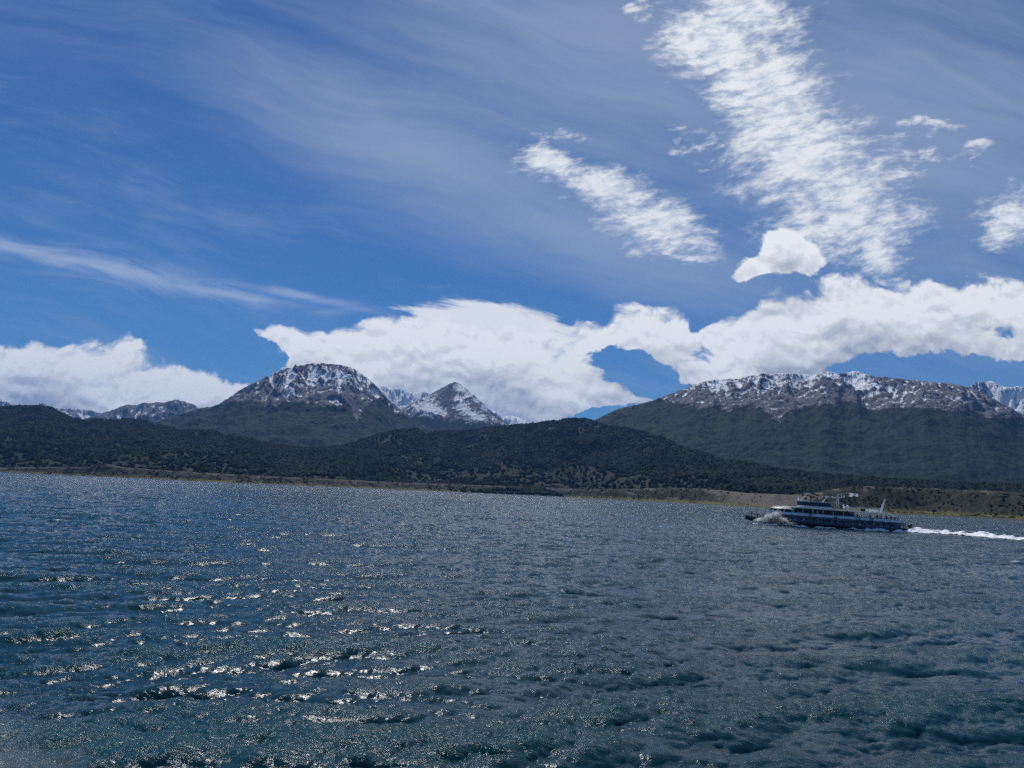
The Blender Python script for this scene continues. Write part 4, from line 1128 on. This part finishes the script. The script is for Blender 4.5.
# ------------------------------------------------------------------ passengers
def skin_body(name, pose, mats):
    """one continuous figure grown from a skeleton, 1.72 m tall; mats are jacket, trousers, skin, hair"""
    J = [(0, 0, .95, .15), (0, 0, 1.12, .14), (0, 0, 1.32, .165), (0, 0, 1.45, .075), (.01, 0, 1.53, .06), (.015, 0, 1.63, .095), (0, 0, 1.70, .06)]
    E = [(0, 1), (1, 2), (2, 3), (3, 4), (4, 5), (5, 6)]
    for s in (1, -1):
        k0 = len(J); st = pose.get('step', 0) * s
        J += [(0, .10 * s, .90, .10), (.03 + st * .5, .11 * s, .50, .065), (st, .11 * s, .09, .045), (st + .14, .12 * s, .04, .04)]
        E += [(0, k0), (k0, k0 + 1), (k0 + 1, k0 + 2), (k0 + 2, k0 + 3)]
        k1 = len(J); el, ha = pose['arm' + ('L' if s > 0 else 'R')]
        J += [(0, .19 * s, 1.38, .065), (el[0], el[1] * s, el[2], .05), (ha[0], ha[1] * s, ha[2], .035), (ha[0] + (ha[0] - el[0]) * .3, ha[1] * s, ha[2] + (ha[2] - el[2]) * .3, .03)]
        E += [(2, k1), (k1, k1 + 1), (k1 + 1, k1 + 2), (k1 + 2, k1 + 3)]
    me = bpy.data.meshes.new(name); me.from_pydata([j[:3] for j in J], E, [])
    o = bpy.data.objects.new(name, me); col.objects.link(o)
    sk = o.modifiers.new('skin', 'SKIN'); sk.use_smooth_shade = True
    for v, j in zip(me.skin_vertices[0].data, J): v.radius = (j[3], j[3])
    me.skin_vertices[0].data[0].use_root = True
    ss = o.modifiers.new('sub', 'SUBSURF'); ss.levels = 1; ss.render_levels = 1
    dg = bpy.context.evaluated_depsgraph_get()
    nm = bpy.data.meshes.new_from_object(o.evaluated_get(dg))
    bpy.data.objects.remove(o); bpy.data.meshes.remove(me)
    nm.name = name
    for m_ in mats: nm.materials.append(m_)
    for p in nm.polygons:
        c_ = p.center
        p.material_index = 0 if c_.z > .88 and c_.z < 1.46 else (1 if c_.z <= .88 else 2)
        if c_.z > 1.60 and c_.x < .07 or c_.z > 1.69: p.material_index = 3
        p.use_smooth = True
    return nm
M_skin = plain('skin', (0.42, 0.27, 0.20), 0.6)
M_hair = plain('dark_hair', (0.03, 0.022, 0.016), 0.7)
M_trou = plain('dark_trousers', (0.025, 0.028, 0.04), 0.8)
JK = [plain('black_jacket', (0.018, 0.02, 0.026), 0.8), plain('pink_jacket', (0.45, 0.20, 0.24), 0.8), plain('pale_grey_jacket', (0.42, 0.44, 0.47), 0.8), plain('blue_jacket', (0.03, 0.07, 0.18), 0.8)]
POSES = [dict(armL=((.10, .24, 1.15), (.33, .20, 1.10)), armR=((.10, .24, 1.15), (.33, .20, 1.10)), step=.04),
         dict(armL=((-.02, .25, 1.12), (.06, .25, .88)), armR=((.12, .24, 1.16), (.30, .10, 1.34)), step=.10),
         dict(armL=((-.02, .25, 1.12), (.05, .26, .88)), armR=((-.02, .25, 1.12), (.05, .26, .88)), step=.02)]
BODY = {}
def body(p, j):
    if (p, j) not in BODY: BODY[(p, j)] = skin_body('person', POSES[p], [JK[j], M_trou, M_skin, M_hair])
    return BODY[(p, j)]
HAND = {}
def person(x, y, z, face, p, j, label):
    o = bpy.data.objects.new('person', body(p, j)); col.objects.link(o)
    P_ = SHIP_M @ Vector((x, y, z))
    o.location = P_; o.rotation_euler = (0, 0, math.pi - HEAD + R(face))
    tag(o, label, 'person', 'passengers on the decks of the ship')
jn = ['black jacket', 'pink jacket', 'pale grey jacket', 'blue jacket']
pn = ['leaning on the rail', 'raising one arm', 'standing with arms down']
PEOPLE = [
 (2.9, 3.9, 2.43, 100, 0, 0, 'person in black at the very aft end of the upper deck rail'),
 (3.7, 3.95, 2.43, 80, 1, 0, 'person in black raising an arm under the aft awning of the ship'),
 (4.6, 3.95, 2.43, 90, 0, 3, 'person in blue leaning on the upper rail below the stern mast'),
 (5.7, 3.95, 2.43, 60, 2, 0, 'person in black with arms down on the upper deck below the stern mast'),
 (7.1, 3.95, 2.43, 90, 0, 2, 'person in pale grey leaning on the upper deck rail ahead of the stern mast'),
 (8.0, 3.95, 2.43, 110, 2, 0, 'person in black between two pillars on the aft upper deck'),
 (9.7, 3.95, 2.43, 90, 0, 1, 'person in pink on the upper deck just aft of the brown locker'),
 (12.9, 3.95, 2.43, 120, 2, 0, 'person in black at the foot of the outside stair'),
 (17.6, 3.95, 2.43, 90, 0, 3, 'person in blue on the upper deck below the main mast'),
 (20.4, 3.95, 2.43, 70, 1, 0, 'person in black raising an arm on the upper deck below the wheelhouse'),
 (23.0, 3.95, 2.43, 90, 0, 2, 'person in pale grey on the upper deck below the middle of the wheelhouse'),
 (25.6, 3.95, 2.43, 90, 2, 0, 'person in black on the upper deck below the front of the wheelhouse'),
 (28.0, 3.9, 2.43, 60, 0, 1, 'person in pink on the upper deck just behind the white front hood'),
 (1.7, 3.9, 1.10, 100, 2, 1, 'person in pink standing nearest the cabin on the low stern platform'),
 (1.1, 3.3, 1.10, 90, 0, 2, 'person in pale grey standing on the low stern platform'),
 (1.5, 2.4, 1.10, 140, 1, 1, 'person in pink with one arm raised on the low stern platform'),
 (38.9, 3.1, 0.88, 20, 2, 0, 'person in black standing behind the prow, farther from its tip'),
 (40.4, 3.15, 1.02, 20, 0, 0, 'person in black leaning forward at the tip of the prow'),
]
for a in PEOPLE: person(*a)

# ------------------------------------------------------------------ foam and spray
def surf(x, y):
    return sea(np.asarray(x, float), np.asarray(y, float))
m_foam, n, b, out = material('white_foam')
pos = n.new('ShaderNodeNewGeometry').outputs['Position']
fc_ = n.noise(pos, 2.5, 6.0, 0.7)
n._set(b.inputs['Base Color'], n.mix(n.ramp(fc_, 0.3, 0.6), (0.66, 0.72, 0.77), (0.90, 0.91, 0.92)))
b.inputs['Roughness'].default_value = 0.7
b.inputs['Specular IOR Level'].default_value = 0.2
al = n.new('ShaderNodeAttribute', attribute_name='cover').outputs['Fac']
an_ = n.noise(pos, 1.6, 7.0, 0.72)
n._set(b.inputs['Alpha'], n.ramp(n.add(al, n.mul(n.sub(an_, 0.5), 1.3)), 0.28, 0.50))
def foam_strip(name, path, width, height, label, cat, seed, du=0.25, nv=26, dens=1.0):
    """a lumpy ribbon of broken water along a path of (x, y, width factor, density)"""
    P = np.array(path, float)
    seg = np.hypot(np.diff(P[:, 0]), np.diff(P[:, 1])); L = np.concatenate([[0], np.cumsum(seg)])
    u = np.arange(0, L[-1], du)
    cx = np.interp(u, L, P[:, 0]); cy_ = np.interp(u, L, P[:, 1]); wf = np.interp(u, L, P[:, 2]); df = np.interp(u, L, P[:, 3])
    tx, ty = np.gradient(cx), np.gradient(cy_); tl = np.hypot(tx, ty); nx_, ny_ = -ty / tl, tx / tl
    v = np.linspace(-1, 1, nv)
    UU, VV = np.meshgrid(u, v, indexing='ij')
    wv = width * wf[:, None] * (1 + 0.30 * fbm(UU / 5, VV * 0 + seed, 4, 0.6, seed))
    Xs = cx[:, None] + nx_[:, None] * VV * wv; Ys = cy_[:, None] + ny_[:, None] * VV * wv
    dsp = surf(Xs, Ys)
    lump = np.clip(0.5 + 0.9 * fbm(Xs / 2.6, Ys / 2.6, 5, 0.5, seed + 3), 0, 2)
    prof = (1 - VV ** 2)
    Zs = dsp[..., 2] + 0.06 + height * prof * lump * df[:, None] * wf[:, None]
    cov = dens * df[:, None] * np.sqrt(np.clip(prof, 0, 1)) + 0.0 * Xs
    o = grid_mesh(name, Xs + CH * dsp[..., 0], Ys + CH * dsp[..., 1], Zs, m_foam, {'cover': cov})
    tag(o, label, cat, kind='stuff')
    return o
def gp(x, y):
    d = px_dir(x, y); t_ = -EYE / d[2]; return d[0] * t_, d[1] * t_
def loc(x, y): 
    p = SHIP_M @ Vector((x, y, 0)); return p.x, p.y
s0 = loc(0.5, 0.5)
wk = [(*s0, 0.9, 1.15)] + [(*gp(x, y), wf, dn) for x, y, wf, dn in ((925, 532.5, 1.0, 1.1), (945, 533.8, 0.95, 1.05), (965, 535.2, 0.8, 0.95), (980, 536.2, 1.0, 1.1), (1000, 538.2, 0.85, 0.95), (1024, 540, 0.8, 0.9), (1060, 543.5, 0.8, 0.8), (1110, 549, 0.7, 0.6))]
foam_strip('wake', wk, 4.2, 1.0, 'bright white broken wake trailing behind the stern of the ship', 'wake', 7)
hs = [(*loc(34, 4.6), 0.25, 0.9), (*loc(31, 5.2), 0.6, 1.1), (*loc(27, 5.6), 0.5, 0.9), (*loc(24.5, 5.6), 0.4, 0.25), (*loc(23, 6.4), 0.7, 1.0), (*loc(19, 6.6), 0.6, 0.9), (*loc(17.5, 6.0), 0.5, 0.1), (*loc(16, 5.4), 0.3, 0.6), (*loc(12, 5.4), 0.8, 1.1), (*loc(4, 5.2), 1.0, 1.15), (*loc(-2, 5.0), 1.1, 1.15)]
foam_strip('hull_foam', hs, 1.5, 0.8, 'thin line of white foam along the near side of the ship', 'foam', 17, nv=18)
bw = [(*loc(41.0, 4.0), 0.2, 0.8), (*loc(38.5, 4.6), 0.8, 1.0), (*loc(35, 5.2), 1.3, 1.2), (*loc(31.5, 5.4), 0.8, 1.0), (*loc(29, 5.6), 0.3, 0.6)]
foam_strip('bow_wave', bw, 1.5, 0.9, 'tumbling white bow wave under the prow of the ship', 'foam', 27, nv=26)

def droplets(name, C, S, mat, label):
    """a cloud of separate water drops"""
    k = len(C)
    base = np.array([(1, 0, 0), (-1, 0, 0), (0, 1, 0), (0, -1, 0), (0, 0, 1), (0, 0, -1)], float)
    F = np.array([(0, 2, 4), (2, 1, 4), (1, 3, 4), (3, 0, 4), (2, 0, 5), (1, 2, 5), (3, 1, 5), (0, 3, 5)])
    V_ = (C[:, None, :] + base[None] * S[:, None, None]).reshape(-1, 3)
    Fa = (F[None] + (np.arange(k) * 6)[:, None, None]).reshape(-1, 3)
    me = bpy.data.meshes.new(name)
    me.vertices.add(len(V_)); me.vertices.foreach_set('co', V_.astype(np.float32).reshape(-1))
    me.loops.add(len(Fa) * 3); me.polygons.add(len(Fa))
    me.loops.foreach_set('vertex_index', Fa.astype(np.int32).reshape(-1)); me.polygons.foreach_set('loop_start', np.arange(len(Fa), dtype=np.int32) * 3)
    me.polygons.foreach_set('use_smooth', np.ones(len(Fa), bool))
    me.update(calc_edges=True); me.materials.append(mat)
    o = bpy.data.objects.new(name, me); col.objects.link(o)
    tag(o, label, 'spray', kind='stuff')
    return o
m_drop, n, b, out = material('water_drops')
b.inputs['Base Color'].default_value = (0.90, 0.92, 0.94, 1); b.inputs['Roughness'].default_value = 0.5
tr_ = n.new('ShaderNodeBsdfTranslucent'); tr_.inputs[0].default_value = (0.9, 0.92, 0.94, 1); ms_ = n.new('ShaderNodeMixShader'); ms_.inputs[0].default_value = 0.5
n.nt.links.new(b.outputs[0], ms_.inputs[1]); n.nt.links.new(tr_.outputs[0], ms_.inputs[2]); n.nt.links.new(ms_.outputs[0], out.inputs[0])
b.inputs['Specular IOR Level'].default_value = 0.3
r3 = np.random.default_rng(77)
k = 9000
u = r3.beta(1.6, 2.2, k)                         # from the prow backwards
cx = 40.0 - 11.0 * u
hh_ = 3.4 * np.exp(-((u - 0.42) / 0.24) ** 2) + 0.4
zz = np.abs(r3.normal(0, 0.42, k)) * hh_
cyv = 4.3 + r3.gamma(1.6, 0.5, k) + 0.25 * zz
lump = perlin(cx * 0.9, zz * 1.1, 5) + 0.6 * perlin(cx * 2.2, zz * 2.2, 6)
kk = lump > r3.normal(-0.10, 0.25, k)
Cl = np.stack([cx - 0.5 * zz, cyv, zz - 0.1], -1)[kk]
Cw = np.array([tuple(SHIP_M @ Vector(p)) for p in Cl])
droplets('bow_spray', Cw, r3.uniform(0.02, 0.13, len(Cw)) * r3.uniform(0.4, 1, len(Cw)), m_drop, 'burst of white spray thrown up where the prow meets the sea')
# spray thrown off our own boat, bottom left
k = 42000
g0 = np.array([-11.2, 15.6, 0.3])
q = r3.normal(0, 1, (k, 3)) * np.array([1.5, 1.5, 0.6]) + g0
q[:, 2] = np.abs(q[:, 2]) * (1 - 0.0)
ok = (q[:, 2] < 3.4) & ((perlin(q[:, 0] * 0.6, q[:, 1] * 0.6, 8) + 0.5 * perlin(q[:, 0] * 1.9, q[:, 2] * 1.9, 9)) > r3.normal(-0.3, 0.4, k))
droplets('boat_spray', q[ok], r3.uniform(0.002, 0.008, ok.sum()), m_drop, 'fine misty spray drifting over the water at the lower left')

def mist(name, blobs, dens, scale, cut, label, aniso=0.45):
    """a closed lumpy cloud of fine spray with uneven density inside; blobs are (centre, radii)"""
    bm = bmesh.new()
    lo = np.min([np.array(c) - np.array(r) for c, r in blobs], 0) - 0.3; hi = np.max([np.array(c) + np.array(r) for c, r in blobs], 0) + 0.3
    r_ = bmesh.ops.create_icosphere(bm, subdivisions=3, radius=1.0)
    ctr = (lo + hi) / 2; ext = (hi - lo) / 2 * 1.25
    for v in bm.verts: v.co = Vector([ctr[i] + v.co[i] * ext[i] for i in range(3)])
    me = bpy.data.meshes.new(name); bm.to_mesh(me); bm.free()
    o = bpy.data.objects.new(name, me); col.objects.link(o)
    m = bpy.data.materials.new(name + '_air'); m.use_nodes = True
    m.node_tree.nodes.clear(); n = N(m.node_tree)
    pos = n.new('ShaderNodeNewGeometry').outputs['Position']
    f = None
    for c, r in blobs:
        d = n.vm('DIVIDE', n.vm('SUBTRACT', pos, tuple(c)), tuple(r))
        ln_ = n.new('ShaderNodeVectorMath', operation='LENGTH'); n._set(ln_.inputs[0], d)
        g = n.sub(1.0, ln_.outputs['Value'])
        f = g if f is None else n.mx(f, g)
    nz = n.noise(pos, scale, 4.0, 0.62)
    de = n.ramp(n.add(f, n.mul(n.sub(nz, 0.5), 2.4)), cut, 1.0, 0.0, dens)
    de = n.mul(de, n.ramp(f, 0.0, 0.25))
    vo = n.new('ShaderNodeVolumePrincipled'); vo.inputs['Color'].default_value = (0.97, 0.98, 1.0, 1); vo.inputs['Anisotropy'].default_value = aniso
    n._set(vo.inputs['Density'], de)
    ou = n.new('ShaderNodeOutputMaterial'); m.node_tree.links.new(vo.outputs[0], ou.inputs['Volume'])
    me.materials.append(m)
    tag(o, label, 'spray', kind='stuff')
    return o
def L3(x, y, z):
    p = SHIP_M @ Vector((x, y, z)); return (p.x, p.y, p.z)
mist('bow_mist', [(L3(37.5, 5.2, 0.2), (2.6, 1.6, 1.0)), (L3(35.3, 5.4, 0.9), (2.2, 1.8, 1.9)), (L3(34.0, 5.5, 1.6), (1.5, 1.5, 2.1)), (L3(32.0, 5.5, 0.5), (2.6, 1.6, 1.4)), (L3(29.5, 5.4, 0.0), (2.2, 1.2, 0.8))], 6.0, 0.9, 0.12, 'white cloud of spray hanging round the prow of the ship')
mist('near_mist', [((-11.8, 15.2, 0.2), (2.6, 2.2, 1.5)), ((-9.6, 15.4, 0.0), (2.2, 1.8, 0.9))], 0.20, 0.8, 0.0, 'faint pale mist of spray low over the water at the lower left')

# ------------------------------------------------------------------ air
hb = bmesh.new()
bmesh.ops.create_cube(hb, size=1.0)
for v in hb.verts:
    v.co = Vector((v.co.x * 46000, v.co.y * 44000 + 0, (v.co.z + 0.5) * 2609 - 9))
hm = bpy.data.meshes.new('haze'); hb.to_mesh(hm); hb.free()
haze = bpy.data.objects.new('haze', hm); col.objects.link(haze)
mh = bpy.data.materials.new('haze_air'); mh.use_nodes = True
nt = mh.node_tree; nt.nodes.clear()
n = N(nt)
vo = n.new('ShaderNodeVolumePrincipled')
vo.inputs['Color'].default_value = (0.18, 0.50, 1.0, 1)
vo.inputs['Density'].default_value = 2.8e-5
vo.inputs['Anisotropy'].default_value = 0.0
out = n.new('ShaderNodeOutputMaterial'); nt.links.new(vo.outputs[0], out.inputs['Volume'])
hm.materials.append(mh)
tag(haze, 'thin bluish air between the water and the mountains', 'haze', kind='stuff')
